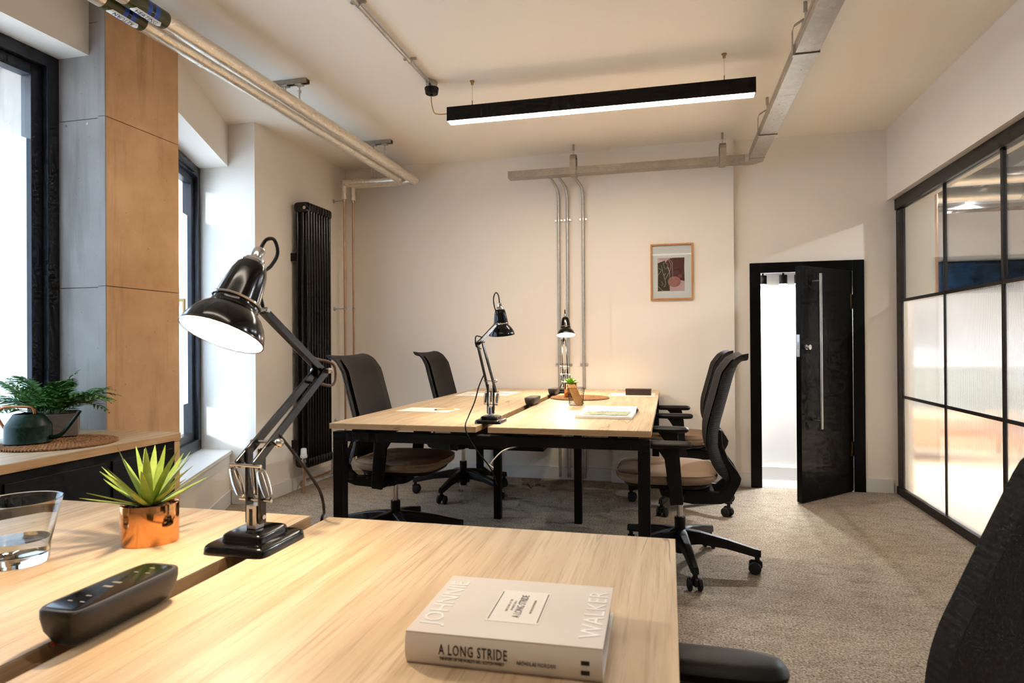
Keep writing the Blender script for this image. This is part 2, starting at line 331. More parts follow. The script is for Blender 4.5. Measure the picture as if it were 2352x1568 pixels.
for x in (-2.575, -2.46): MB().cyl((x, CY-.001, 2.062), (x, CY+.004, 2.062), .0055, n=14).build('bolt_cap', MT['grey_screw'], col, True)
# wall around window 1
b = MB(); b.box(-3.1, -2.45, -2.4, CY, 2.36, CZ); b.box(-3.1, -2.56, .25, CY, 0, .45); b.box(-3.1, -2.45, -2.4, .25, 0, 2.36)
struct(b.build('wall_left_front', MT['wall']), 'cream wall and deep lintel around the big window', 'wall')
struct(MB().box(-3.1, 1.9, -2.55, -2.4, 0, CZ).build('wall_rear', MT['wall']), 'plain wall behind the viewpoint', 'wall')
b = MB(); b.box(1.534, 1.80, -2.4, 5.15, 2.108, CZ); b.box(1.534, 1.80, -2.4, -.60, 0, 2.108)
struct(b.build('wall_right', MT['wall']), 'cream wall beam above the glazed partition', 'wall')
# baseboards
BH = .10
def board(name, boxes, label, polys=()):
    b = MB()
    for q in boxes: b.box(*q)
    struct(b.build(name, MT['white'], bevel=.003), label, 'baseboard')
board('baseboard_back', [(-2.735, -.452, 5.115, 5.129, 0, BH), (-.452, .489, 5.080, 5.094, 0, BH), (.478, .592, 5.135, 5.149, 0, BH), (1.376, 1.56, 5.135, 5.149, 0, BH)], 'white baseboard along the back wall')
board('baseboard_left', [(-2.749, -2.735, 3.846, 5.115, 0, BH), (-2.935, -2.7495, 3.846, 3.859, 0, BH)], 'white baseboard under the black radiator')
b = MB(); obl_prism(b, 0, BH, -.014, -.001, a=.14); struct(b.build('baseboard_window', MT['white'], bevel=.003), 'white baseboard below the narrow window', 'baseboard')

# ------------------------------------------------------------------ windows
def rect_frame(b, f, u0, u1, z0, z1, wd, d0, d1):
    """f(u,d,z) maps to world; four bars"""
    def bx(a0, a1, c0, c1):
        vs = [f(a0, d0, c0), f(a1, d0, c0), f(a1, d1, c0), f(a0, d1, c0), f(a0, d0, c1), f(a1, d0, c1), f(a1, d1, c1), f(a0, d1, c1)]
        b.add(vs, [(0, 3, 2, 1), (4, 5, 6, 7), (0, 1, 5, 4), (1, 2, 6, 5), (2, 3, 7, 6), (3, 0, 4, 7)])
    bx(u0, u0+wd, z0, z1); bx(u1-wd, u1, z0, z1); bx(u0+wd, u1-wd, z0, z0+wd); bx(u0+wd, u1-wd, z1-wd, z1)
def slab_q(b, f, u0, u1, z0, z1, d0, d1):
    vs = [f(u0, d0, z0), f(u1, d0, z0), f(u1, d1, z0), f(u0, d1, z0), f(u0, d0, z1), f(u1, d0, z1), f(u1, d1, z1), f(u0, d1, z1)]
    b.add(vs, [(0, 3, 2, 1), (4, 5, 6, 7), (0, 1, 5, 4), (1, 2, 6, 5), (2, 3, 7, 6), (3, 0, 4, 7)])
def window(name, f, u0, u1, z0, z1, label, film0, film1, wd=.055):
    root = empty(name, f((u0+u1)/2, 0, z0)); struct(root, label, 'window')
    b = MB(); rect_frame(b, f, u0, u1, z0, z1, wd, 0, .075); b.build('window_frame', MT['window_frame'], root, True, bevel=.002)
    b = MB(); rect_frame(b, f, u0+wd, u1-wd, z0+wd, z1-wd, .05, .028, .085); sash = b.build('sash', MT['window_frame'], root, True, bevel=.003)
    b = MB(); slab_q(b, f, u0+wd+.045, u1-wd-.045, z0+wd+.045, z1-wd-.045, .058, .062); b.build('pane', MT['pane'], root, True)
    b = MB(); slab_q(b, f, u0+wd+.05, u1-wd-.05, film0, film1, .0545, .0555); fl = b.build('frosted_film', MT['film'], root, True); fl['label'] = 'frosted privacy film on the glass'
    return root
f1 = lambda u, d, z: V((-2.613-d, u, z))
window('window_1', f1, .25, CY, .45, 2.36, 'large dark-framed window with frosted film beside the grey column face', .56, 1.985)
O2 = A0-td*0+nd*.205
f2 = lambda u, d, z: V((O2.x+td.x*u+nd.x*d, O2.y+td.y*u+nd.y*d, z))
w2 = window('window_2', f2, -.10, 1.28, .37, 2.33, 'narrow dark-framed window with sill between tan column and white pier', .70, 1.98, wd=.075)
b = MB(); slab_q(b, f2, .10, .62, 2.262, 2.292, -.022, 0); b.build('trickle_vent', MT['black_plastic'], w2, True, bevel=.004)
b = MB(); slab_q(b, f2, .425, .455, 1.33, 1.46, -.014, 0); h = b.build('handle_plate', MT['brass'], w2, True, bevel=.004)
b = MB(); slab_q(b, f2, .43, .45, 1.24, 1.385, -.052, -.036); slab_q(b, f2, .43, .45, 1.365, 1.385, -.04, -.010); b.build('handle_lever', MT['brass'], h, True, bevel=.004)

# ------------------------------------------------------------------ door and hall beyond
door = empty('door_1', (.98, 5.15, 0)); struct(door, 'low black door standing half open in its black frame', 'door')
b = MB(); y0, y1 = 5.128, 5.151
b.box(.592, .669, y0, y1, 0, 1.685); b.box(1.298, 1.375, y0, y1, 0, 1.685); b.box(.669, 1.298, y0, y1, 1.608, 1.685); b.build('architrave', MT['black_paint'], door, True, bevel=.003)
b = MB(); b.box(.62, .655, 5.15, 5.275, 0, 1.655); b.box(1.312, 1.345, 5.15, 5.275, 0, 1.655); b.box(.655, 1.312, 5.15, 5.275, 1.62, 1.655); b.box(.655, .672, 5.185, 5.215, 0, 1.62); b.build('door_lining', MT['black_paint'], door, True)
leaf = empty('door_leaf', (1.296-.98, 5.138-5.15, 0), math.radians(180+46.9)); leaf.parent = door
MB().box(0, .636, -.038, 0.0, .006, 1.605).build('leaf_panel', MT['black_paint'], leaf, bevel=.002)
hd = MB(); hd.cyl((.50, .060, .50), (.50, .060, 1.555), .0105, n=18); hd = hd.build('pull_handle', MT['steel'], leaf)
for z in (.555, 1.505): MB().cyl((.50, .0, z), (.50, .052, z), .007, n=14).build('handle_post', MT['steel'], hd)
b = MB(); b.cyl((.582, 0, 1.055), (.582, .008, 1.055), .018, n=20); b.cyl((.582, .008, 1.055), (.582, .022, 1.055), .010, n=16); b.cyl((.582, .022, 1.055), (.582, .034, 1.055), .017, n=20); b.build('turn_knob', MT['steel'], leaf)
MB().box(.6361, .6375, -.031, -.009, .99, 1.14).build('lock_plate', MT['steel'], leaf)
MB().box(.6375, .6380, -.025, -.015, 1.04, 1.09).build('latch', MT['grey_screw'], leaf)
for z in (.26, 1.33):
    b = MB(); b.cyl((-.006, .008, z), (-.006, .008, z+.105), .0075, n=12); b.box(-.004, .03, .0005, .003, z, z+.105); b.build('hinge', MT['brass'], leaf)
hall = MT['hall'] = pm('hall_white_paint', S(238, 238, 236), .7, var=.01)
MT['hall_floor'] = pm('hall_grey_carpet', S(150, 148, 146), .95, var=.25, scale=120)
struct(MB().box(.2, 1.80, 5.16, 5.6, -.1, .0).build('floor_hall', MT['hall_floor']), 'grey carpet in the bright hall beyond the door', 'floor')
b = MB(); b.box(.2, 1.80, 5.47, 5.6, 0, 1.75); b.box(.1, .25, 5.3, 5.6, 0, 1.75); b.box(1.78, 1.80, 5.27, 5.6, 0, 1.75); struct(b.build('wall_hall', hall), 'bright white hall wall seen through the door', 'wall')
struct(MB().box(.2, 1.80, 5.27, 5.6, 1.66, 1.75).build('ceiling_hall', hall), 'white hall ceiling seen through the door', 'ceiling')
struct(MB().box(.25, 1.78, 5.455, 5.469, 0, BH).build('baseboard_hall', MT['white']), 'white baseboard in the hall beyond the door', 'baseboard')
trk = empty('hall_spotlight_track', (.8, 5.40, 1.66)); tag(trk, 'ceiling track with small dark cylinder spotlights in the hall', 'spotlight track')
MB().box(.30, 1.5, 5.39, 5.41, 1.642, 1.66).build('track', MT['steel'], trk, True)
for i, x in enumerate((.46, .72, .87, .98)):
    b = MB(); b.cyl((x, 5.40, 1.642), (x, 5.40, 1.615), .008, n=10); b.cyl((x, 5.40, 1.615), (x, 5.40, 1.545), .03, n=20); sp = b.build('spotlight', MT['black_metal'], trk, True)
    MB().cyl((x, 5.40, 1.546), (x, 5.40, 1.543), .025, n=20).build('spot_lens', emit('hall_lens', (1, 1, 1), 20), sp, True)
    l = bpy.data.lights.new('hall_light', 'SPOT'); l.energy = 30; l.spot_size = math.radians(160); l.spot_blend = .4; l.color = COOL; l.shadow_soft_size = .03; lo = bpy.data.objects.new('hall_light', l); COL.objects.link(lo); lo.parent = trk; lo.location = (x-.8, -.03, -.125)

# ------------------------------------------------------------------ glazed partition
part = empty('glazed_partition', (1.586, 3.0, 0)); struct(part, 'black-framed glazed partition with clear top panes and reeded lower panes', 'partition')
PX0, PX1 = 1.575, 1.625; posts = [5.06, 4.335, 3.64, 2.95, 2.26, 1.57, .88, .19, -.50]
MB().box(PX0, PX1, -.6, 5.135, 2.03, 2.108).build('head_rail', MT['frame_metal'], part, True, bevel=.003)
MB().box(PX0, PX1, -.6, 5.135, 0, .055).build('bottom_rail', MT['frame_metal'], part, True, bevel=.003)
MB().box(1.588, 1.620, 5.05, 5.148, .055, 2.03).build('end_post', MT['frame_metal'], part, True, bevel=.003)
for k, y in enumerate(posts[1:]):
    wd = .012 if k % 2 == 0 else .024
    MB().box(1.590, 1.610, y-wd/2, y+wd/2, .055, 2.03).build('post', MT['frame_metal'], part, True, bevel=.002)
ys = [5.05]+posts[1:]
for k in range(len(ys)-1):
    ya, yb_ = ys[k+1]+.012, ys[k]-(.012 if k else 0)
    for z in (.70, 1.378): MB().box(1.591, 1.609, ya, yb_, z-.010, z+.010).build('glazing_bar', MT['frame_metal'], part, True)
    MB().box(1.597, 1.603, ya, yb_, 1.388, 2.03).build('clear_pane', MT['pane'], part, True)
    for z0, z1 in ((.055, .69), (.71, 1.368)):
        b = MB(); n = int((yb_-ya)/.0115); vs = []; fs = []; m = n*4
        for i in range(m+1):
            y = ya+(yb_-ya)*i/m; x = 1.598-.0016*abs(math.sin(PI*i/4)); vs += [(x, y, z0), (x, y, z1)]
        for i in range(m): fs.append((2*i, 2*i+1, 2*i+3, 2*i+2))
        b.add(vs, fs); b.build('reeded_pane', MT['reeded'], part, True, sharp=80)

# ------------------------------------------------------------------ neighbouring room seen through the glass
MT['dark_ceiling'] = pm('dark_ceiling', S(70, 70, 76), .9, var=.3, scale=3); MT['pale_wood'] = wood('pale_floor', (S(206, 178, 140), S(220, 194, 158), S(228, 206, 174), S(196, 164, 126), S(150, 120, 90)), along='Y')
MT['cream'] = pm('cream_wall', S(236, 224, 204), .7, var=.01)
struct(MB().box(1.625, 7.2, -1.0, 9.2, -.1, -.001).build('floor_next_room', MT['pale_wood']), 'pale wooden floor of the neighbouring room', 'floor')
struct(MB().box(1.6, 7.2, -1.0, 9.2, 2.85, 2.95).build('ceiling_next_room', MT['dark_ceiling']), 'dark service ceiling of the neighbouring room', 'ceiling')
b = MB(); b.box(1.8, 7.2, 9.0, 9.2, 0, 3.5); b.box(7.0, 7.2, -1, 9.2, 0, 3.5); b.box(1.8, 7.2, -1.2, -1.0, 0, 3.5); b.box(1.6, 1.80, 5.27, 9.0, 1.75, 3.5); b.box(1.6, 1.805, 5.6, 9, 0, 1.75)
struct(b.build('wall_next_room', pm('next_room_white', S(232, 232, 232), .75, var=.01)), 'white walls of the neighbouring room', 'wall')
struct(MB().box(1.626, 1.83, 5.13, 5.151, 0, 2.62).build('wall_next_return', MT['cream']), 'cream return wall just behind the partition', 'wall')
for i, x in enumerate((1.815, 1.86)):
    t = empty('riser_pipe', (x, 5.19, 0)); tag(t, ['left one of two copper riser pipes behind the partition', 'right one of two copper riser pipes behind the partition'][i], 'pipe', 'riser pipes beyond the glass')
    MB().cyl((0, 0, 0), (0, 0, 2.42), .011, n=14).build('pipe', MT['copper'], t)
    for z in (1.2, 2.38): MB().cyl((0, 0, z), (0, 0, z+.025), .016, n=14).build('collar', MT['steel'], t)
MT['duct_foil'] = pm('duct_foil', S(222, 218, 212), .28, .95, var=.08, scale=20, bmp=.35, bscale=30, bdist=.004)
def duct(name, p0, p1, r, label, cat='duct', mat='duct_foil', rings=6):
    t = empty(name, p0); tag(t, label, cat); p0 = V(p0); p1 = V(p1); MB().cyl(p0, p1, r, n=24).build('casing', MT[mat], t, True)
    d = (p1-p0)
    for k in range(rings):
        q = p0+d*((k+.5)/rings); MB().cyl(q-d.normalized()*.012, q+d.normalized()*.012, r*1.06, n=24).build('joint_band', MT['steel'], t, True)
duct('foil_duct', (2.1, 7.12, 2.51), (6.8, 7.2, 2.51), .072, 'lower foil-wrapped duct crossing the neighbouring room')
duct('foil_duct', (2.0, 6.35, 2.50), (6.8, 6.35, 2.53), .07, 'upper foil-wrapped duct crossing the neighbouring room')
duct('foil_duct', (3.32, 6.15, 2.50), (3.32, 6.15, 2.85), .065, 'upright foil duct dropping from the dark ceiling')
def tray(name, p0, p1, wd, label, rungs):
    t = empty(name, p0); tag(t, label, 'cable tray', None); p0, p1 = V(p0), V(p1); d = (p1-p0).normalized(); s = V((0, 0, 1)).cross(d).normalized()*wd/2
    for q in (1, -1): MB().bar(p0+s*q, p1+s*q, .008, .04).build('side_rail', MT['steel'], t, True)
    for k in range(rungs):
        p = p0+(p1-p0)*((k+.5)/rungs); MB().bar(p-s, p+s, .03, .006).build('rung', MT['steel'], t, True)
    return t
tray('cable_ladder', (2.45, 8.6, 2.70), (2.45, 2.2, 2.70), .18, 'slotted steel cable ladder running away beside the partition', 44)
t = tray('cable_ladder', (1.9, 7.6, 2.46), (6.8, 7.6, 2.46), .22, 'slotted cable ladder with red cable slung under the dark ceiling', 40)
MT['red'] = pm('red_cable', S(196, 40, 34), .5); b = MB(); b.tube(bez([(2.2, 7.6, 2.49), (3.0, 7.6, 2.49), (3.55, 7.55, 2.49), (3.75, 7.45, 2.66), (4.2, 7.45, 2.74), (5.5, 7.5, 2.6)]), .014); b.build('red_cable', MT['red'], t, True)
MT['blue_panel'] = pm('dark_blue_panel', S(18, 48, 78), .25, var=.9, scale=2.2, stretch=(1, 1, 2))
pn = empty('wall_display_panel', (4.4, 8.98, 1.87)); tag(pn, 'long dark blue picture panel on the far white wall', 'wall panel')
MB().box(2.2, 6.6, 8.965, 8.995, 1.69, 2.05).build('panel', MT['blue_panel'], pn, True); MB().box(2.18, 6.62, 8.97, 8.999, 1.675, 2.065).build('panel_edge', MT['black_metal'], pn, True)
st = empty('spotlight_track', (2.97, 5.0, 2.62)); tag(st, 'white track with lit spotlights in the neighbouring room', 'spotlight track')
MB().box(2.955, 2.985, 1.6, 8.2, 2.60, 2.63).build('track', MT['white_plastic'], st, True)
for y in (2.2, 4.4, 6.0, 7.45):
    b = MB(); b.cyl((2.97, y, 2.60), (2.97, y, 2.565), .008, n=10); b.cyl((2.97, y, 2.565), (2.97, y, 2.495), .036, n=20); sp = b.build('spotlight', MT['white_plastic'], st, True)
    MB().cyl((2.97, y, 2.496), (2.97, y, 2.490), .03, n=20).build('spot_lens', emit('spot_lens', (1, .97, .92), 30), sp, True)
    l = bpy.data.lights.new('track_light', 'SPOT'); l.energy = 52 if y < 5 else 260; l.spot_size = math.radians(165); l.spot_blend = .3; l.color = (.96, .98, 1); l.shadow_soft_size = .02
    lo = bpy.data.objects.new('track_light', l); COL.objects.link(lo); lo.parent = st; lo.location = (0, y-5.0, 2.485-2.62)
pj = empty('ceiling_projector', (3.35, 6.78, 2.28)); tag(pj, 'pale projector with dark lens hung in the neighbouring room', 'projector')
MB().box(3.2, 3.5, 6.65, 6.9, 2.28, 2.37).build('body', MT['white_plastic'], pj, True, bevel=.01); MB().cyl((3.22, 6.62, 2.25), (3.52, 6.56, 2.23), .04, n=18).build('lens_barrel', MT['black_metal'], pj, True); MB().cyl((3.35, 6.78, 2.37), (3.35, 6.78, 2.85), .012).build('hanging_rod', MT['steel'], pj, True)
# low furniture blurred behind the reeded glass
MT['sage'] = pm('sage_grey', S(150, 156, 150), .7); MT['terracotta'] = pm('terracotta_fabric', S(196, 140, 104), .9)
sb = empty('sideboard', (4.2, 8.6, 0)); tag(sb, 'long sage grey sideboard blurred behind the reeded glass', 'sideboard')
MB().box(2.4, 6.4, 8.35, 8.95, .08, .80).build('carcass', MT['sage'], sb, True, bevel=.01); MB().box(2.38, 6.42, 8.33, 8.96, .80, .84).build('top', MT['white'], sb, True, bevel=.004)
for k in range(5): MB().box(2.42+k*.8, 3.18+k*.8, 8.335, 8.349, .12, .77).build('cabinet_door', MT['sage'], sb, True, bevel=.003)
sf = empty('upholstered_bench', (3.8, 7.0, 0)); tag(sf, 'low terracotta bench seat blurred behind the reeded glass', 'bench')
MB().box(3.0, 4.6, 6.7, 7.3, .12, .42).build('seat_block', MT['terracotta'], sf, True, bevel=.05, seg=4)
for x in (3.1, 4.5):
    for y in (6.8, 7.2): MB().cyl((x, y, 0), (x, y, .13), .02).build('leg', MT['black_metal'], sf, True)

# ------------------------------------------------------------------ ceiling services
def area(name, parent, loc, sx, sy, energy, color, rot=(0, 0, 0)):
    l = bpy.data.lights.new(name, 'AREA'); l.shape = 'RECTANGLE'; l.size = sx; l.size_y = sy; l.energy = energy; l.color = color
    o = bpy.data.objects.new(name, l); COL.objects.link(o); o.parent = parent; o.location = loc; o.rotation_euler = rot; return o
def pendant(x0, x1, yc, label, st):
    t = empty('linear_pendant_lamp', ((x0+x1)/2, yc, 2.385)); tag(t, label, 'pendant lamp')
    MB().box(x0, x1, yc-.033, yc+.033, 2.388, 2.471).build('housing', MT['black_metal'], t, True, bevel=.002)
    MB().box(x0+.006, x1-.006, yc-.032, yc+.032, 2.3865, 2.3885).build('diffuser', emit('pendant_diffuser', (1, .86, .70), st), t, True)
    for x in (x0+.147, x1-.155):
        MB().cyl((x, yc, 2.475), (x, yc, 2.60), .0011, n=6).build('hanging_wire', MT['steel'], t, True)
        b = MB(); b.cyl((x, yc, 2.47), (x, yc, 2.476), .008, n=12); b.cyl((x, yc, 2.476), (x, yc, 2.505), .0035, n=10); b.build('wire_gripper', MT['brass'], t, True)
        b = MB(); b.cyl((x, yc, 2.597), (x, yc, 2.616), .007, .010, n=14); b.cyl((x, yc, 2.616), (x, yc, 2.6205), .014, n=16); b.build('ceiling_fixing', MT['brass'], t, True)
    return t
PEND_E = 36.0
lp = pendant(-1.25, .448, 3.579, 'black linear pendant lamp with glowing underside hung over the far desks', PEND_E)
for x in (-1.22, -1.13): MB().cyl((x, 3.579, 2.471), (x, 3.579, 2.479), .004, n=10).build('screw', MT['black_metal'], lp, True)
b = MB(); b.tube(bez([(-1.34, 3.535, 2.545), (-1.338, 3.535, 2.50), (-1.325, 3.54, 2.445), (-1.30, 3.55, 2.435), (-1.268, 3.57, 2.44), (-1.25, 3.579, 2.443)]), .0028, 8); b.build('supply_cable', MT['brass'], lp, True)
pendant(-1.25, .448, .45, 'black linear pendant lamp over the near desks, above the viewpoint', PEND_E*.26)

cr = empty('ceiling_conduit', (-1.335, 3.53, 2.60)); tag(cr, 'thin steel conduit run along the ceiling to a black rose', 'conduit')
MB().cyl((-1.335, -1.5, 2.603), (-1.335, 3.50, 2.603), .0105, n=14).build('tube', MT['conduit'], cr, True)
b = MB(); b.cyl((-1.335, 3.505, 2.603), (-1.335, 3.47, 2.603), .0155, n=14); b.cyl((-1.335, 3.53, 2.619), (-1.335, 3.53, 2.583), .033, n=28); b.build('junction_box', MT['conduit'], cr, True)
b = MB(); b.lathe([(.041, 0), (.041, -.006), (.036, -.034), (.033, -.036)], 32, T(-1.335, 3.53, 2.583), True, True); b.build('black_rose', MT['black_plastic'], cr, True)
b = MB(); b.cyl((-1.335, 3.53, 2.548), (-1.335, 3.53, 2.538), .006, n=12); b.build('cord_grip', MT['black_plastic'], cr, True)
for y in (1.4, 2.03, 2.62, 3.21):
    b = MB(); b.box(-1.371, -1.299, y-.008, y+.008, 2.613, 2.6195); b.cyl((-1.335, y-.007, 2.603), (-1.335, y+.007, 2.603), .0128, n=14); b.cyl((-1.305, y, 2.613), (-1.305, y, 2.609), .006, n=10); b.build('saddle_clip', MT['steel'], cr, True)

# galvanised trunking
tr = empty('cable_trunking', (-.3, 4.92, 2.41)); tag(tr, 'L-shaped galvanised cable trunking hung below the ceiling', 'cable trunking')
TZ0, TZ1 = 2.385, 2.437
MB().box(-1.215, .535, 4.876, 4.968, TZ0, TZ1).build('trunking_section', MT['galv'], tr, True, bevel=.001)
MB().box(-1.215, .535, 4.8745, 4.8761, TZ0+.034, TZ1+.001).build('lid_lip', MT['galv'], tr, True)
MB().box(-1.2165, -1.213, 4.874, 4.970, TZ0-.001, TZ1+.002).build('end_cap', MT['steel'], tr, True)
MB().prism([(.535, 4.873), (.56, 4.860), (.56, 4.80), (.66, 4.80), (.66, 4.90), (.60, 4.971), (.535, 4.971)], TZ0-.002, TZ1+.002).build('corner_piece', MT['galv'], tr, True)
for y0, y1 in ((3.62, 4.80), (2.25, 3.62), (.6, 2.25)):
    MB().box(.558, .658, y0+.001, y1-.001, TZ0, TZ1).build('trunking_section', MT['galv'], tr, True, bevel=.001)
    MB().box(.5565, .5581, y0+.001, y1-.001, TZ0+.034, TZ1+.001).build('lid_lip', MT['galv'], tr, True)
for p in ((-1.2, 4.874, 2.41), (.515, 4.874, 2.408), (.505, 4.874, 2.408)):
    MB().cyl(p, (p[0], p[1]-.002, p[2]), .003, n=8).build('screw', MT['grey_screw'], tr, True)
for p in ((.585, 4.70), (.632, 4.70), (.60, 4.84), (.64, 4.82), (.61, 4.55), (.60, 4.0), (.63, 3.9), (.59, 3.75), (.62, 3.3), (.60, 3.1), (-.52, 4.93), (-.50, 4.94), (.30, 4.93), (.32, 4.94)):
    MB().cyl((p[0], p[1], TZ0-.0015), (p[0], p[1], TZ0+.001), .003, n=8).build('screw', MT['grey_screw'], tr, True)
def hanger(x, y, along, band):
    h = empty('trunking_hanger', (x, y, CZ)); g = 'hangers holding the cable trunking'
    s = V((1, 0, 0)) if along == 'Y' else V((0, 1, 0)); a = V((0, 1, 0)) if along == 'Y' else V((1, 0, 0)); o = V((x, y, 0)); hw = .056
    MB().cyl(o+V((0, 0, CZ)), o+V((0, 0, CZ-.045)), .009, n=12).build('anchor_sleeve', MT['galv'], h, True)
    MB().cyl(o+V((0, 0, CZ-.04)), o+V((0, 0, CZ-.085)), .0045, n=10).build('threaded_rod', MT['steel'], h, True)
    b = MB(); zt = 2.54; pr = [(-.012, zt), (.012, zt), (.048, zt-.022), (hw, zt-.045), (hw, TZ0-.004), (-hw, TZ0-.004), (-hw, zt-.045), (-.048, zt-.022), (-.012, zt)]
    for (p0, z0), (p1, z1) in zip(pr, pr[1:]): b.bar(o+s*p0+V((0, 0, z0)), o+s*p1+V((0, 0, z1)), .0025, band, hint=a)
    b.build('stirrup_strap', MT['galv'], h, True)
    b = MB(); b.box(-.014, .014, -.014, .014, 0, .004); b.cyl((0, 0, -.004), (0, 0, 0), .006, n=6); b.M = None
    for i, v in enumerate(b.v): b.v[i] = o+V((0, 0, zt-.012))+v
    b.build('nut', MT['steel'], h, True); return h
# bar() uses hint as the thin axis partner: width across the run, thickness radial
for x, y, al, bd, lab in ((-.706, 4.922, 'X', .045, 'trunking hanger strap directly above the three wall conduits'), (.387, 4.922, 'X', .045, 'trunking hanger strap on the back run just left of the corner'), (.606, 4.287, 'Y', .028, 'trunking hanger strap on the receding run nearest the corner'), (.606, 3.124, 'Y', .028, 'trunking hanger strap at the top edge on the receding run')):
    tag(hanger(x, y, al, bd), lab, 'hanger', 'hangers holding the cable trunking')
# three wall conduits
for i, (x, cx, lab) in enumerate(((-.858, -.90, 'leftmost of the three steel wall conduits'), (-.787, -.83, 'middle one of the three steel wall conduits'), (-.661, -.71, 'rightmost of the three steel wall conduits'))):
    t = empty('wall_conduit', (x, 5.115, 0)); tag(t, lab, 'conduit', 'steel conduits rising from desk to trunking')
    b = MB(); b.tube([(x, 5.117, .02), (x, 5.117, 1.0)]+bez([(x, 5.117, 2.18), (x, 5.115, 2.26), (x-.008, 5.09, 2.33), (cx+.01, 5.02, 2.375), (cx, 4.955, 2.39)], 6), .0115, 12); b.build('tube', MT['conduit'], t, True)
    for z in (.35, .923, 2.08):
        b = MB(); b.box(x-.032, x+.032, 5.120, 5.1295, z-.008, z+.008); b.cyl((x, 5.117, z-.008), (x, 5.117, z+.008), .0145, n=14)
        for s in (-1, 1): b.cyl((x+s*.025, 5.121, z), (x+s*.025, 5.117, z), .004, n=8)
        b.build('saddle_clip', MT['steel'], t, True)

# lagged heating pipes
def pipe_mesh(path, r, n=20, amp=.03, seed=1):
    rn = random.Random(seed); b = MB(); b.tube(path, [r*(1+rn.uniform(-amp, amp)) for _ in path], n); return b
def lagged(name, X, yend, xv, yv, label, r, z, ztop, ybr):
    t = empty(name, (X, yend, z)); tag(t, label, 'heating pipe')
    n = 46; path = [V((X, .2+(yend-.2)*k/n, z)) for k in range(n+1)]; pipe_mesh(path, r, seed=int(abs(X)*100)).build('long_run', MT['foil'], t, True)
    p2 = [V((X+.02-(X+.02-xv)*k/10, yend+.0, z-.0)) for k in range(11)]; pipe_mesh([V((p.x, yv, z-.006)) for p in p2], r*.86, seed=5).build('cross_run', MT['foil'], t, True)
    pipe_mesh([V((xv, yv, z+.02-(z+.02-ztop)*k/8)) for k in range(9)], r*.62, seed=8).build('drop', MT['foil'], t, True)
    b = MB(); b.sphere((X, yend, z), r*1.02, 16, 10); b.build('elbow', MT['foil'], t, True)
    for y in (1.2, 2.62, 3.4, 4.1): MB().cyl((X, y-.025, z), (X, y+.025, z), r*1.035, n=20).build('foil_tape', MT['foil'], t, True)
    b = MB(); b.cyl((xv, yv, ztop+.03), (xv, yv, .12), .0085, n=12); b.build('copper_tube', MT['copper'], t, True)
    for zc in (ztop-.01, 1.395, .45):
        b = MB(); b.cyl((xv, yv, zc-.010), (xv, yv, zc+.010), .0125, n=12); b.build('pipe_ring', MT['chrome'], t, True)
        if X < -2.1:
            b = MB(); b.cyl((xv-.012, yv, zc), (-2.745, yv, zc), .0045, n=8); b.cyl((-2.7498, yv, zc), (-2.744, yv, zc), .016, n=12); b.build('pipe_bracket', MT['steel'], t, True)
    return t
pl_ = lagged('heating_pipe', -2.152, 4.90, -2.652, 4.93, 'left foil-lagged heating pipe under the ceiling, marked RETURN', .036, 2.455, 2.315, 0)
pr_ = lagged('heating_pipe', -2.048, 5.0, -2.602, 4.99, 'right foil-lagged heating pipe under the ceiling, marked HEATING', .036, 2.455, 2.315, 0)
MT['olive'] = pm('olive_tape', S(66, 66, 30), .35, var=.05); MT['blue_tape'] = pm('blue_tape', S(22, 74, 168), .35, var=.03)
def band(parent, X, z, r, y0, y1, word, flip):
    MB().cyl((X, y0, z), (X, y1, z), r*1.02, n=28).build('olive_band', MT['olive'], parent, True)
    L_ = y1-y0
    for a, c, m in ((.42, .52, 'blue_tape'), (.52, .60, 'black_gloss'), (.60, .72, 'blue_tape')):
        MB().cyl((X, y0+L_*a, z), (X, y0+L_*c, z), r*1.035, n=28).build('colour_band', MT[m], parent, True)
    # white arrow label wrapped on the underside, with lettering
    b = MB(); rr = r*1.05; vs = []; fs = []; na = 10
    a0, a1 = math.radians(-100), math.radians(-55)
    for k in range(na+1):
        a = a0+(a1-a0)*k/na; f = abs(k/na-.35); ye0 = y0+L_*(.12+.10*f); ye1 = y1-L_*(.12+.10*f)
        vs += [(X+rr*math.cos(a), ye0, z+rr*math.sin(a)), (X+rr*math.cos(a), ye1, z+rr*math.sin(a))]
    for k in range(na): fs.append((2*k, 2*k+1, 2*k+3, 2*k+2))
    b.add(vs, fs); b.build('white_label', MT['paper'], parent, True)
    me = text_mesh(word, .026, .0002, 'CENTER', sx=1.0); rt_ = r*1.10; am = math.radians(-78)
    org = V((0, 0, 0)); q = parent
    while q is not None: org = org+q.location; q = q.parent
    for v in me.vertices:
        s, h = v.co.x, v.co.y-.009
        if flip: s, h = -s, -h
        a = am+h/rt_; v.co = V((X+rt_*math.cos(a), (y0+y1)/2+s, z+rt_*math.sin(a)))-org
    link('label_lettering', me, MT['ink'], parent)
band(pl_, -2.152, 2.455, .036, 2.06, 2.26, 'RETURN', True)
band(pr_, -2.048, 2.455, .036, 2.07, 2.27, 'HEATING', False)
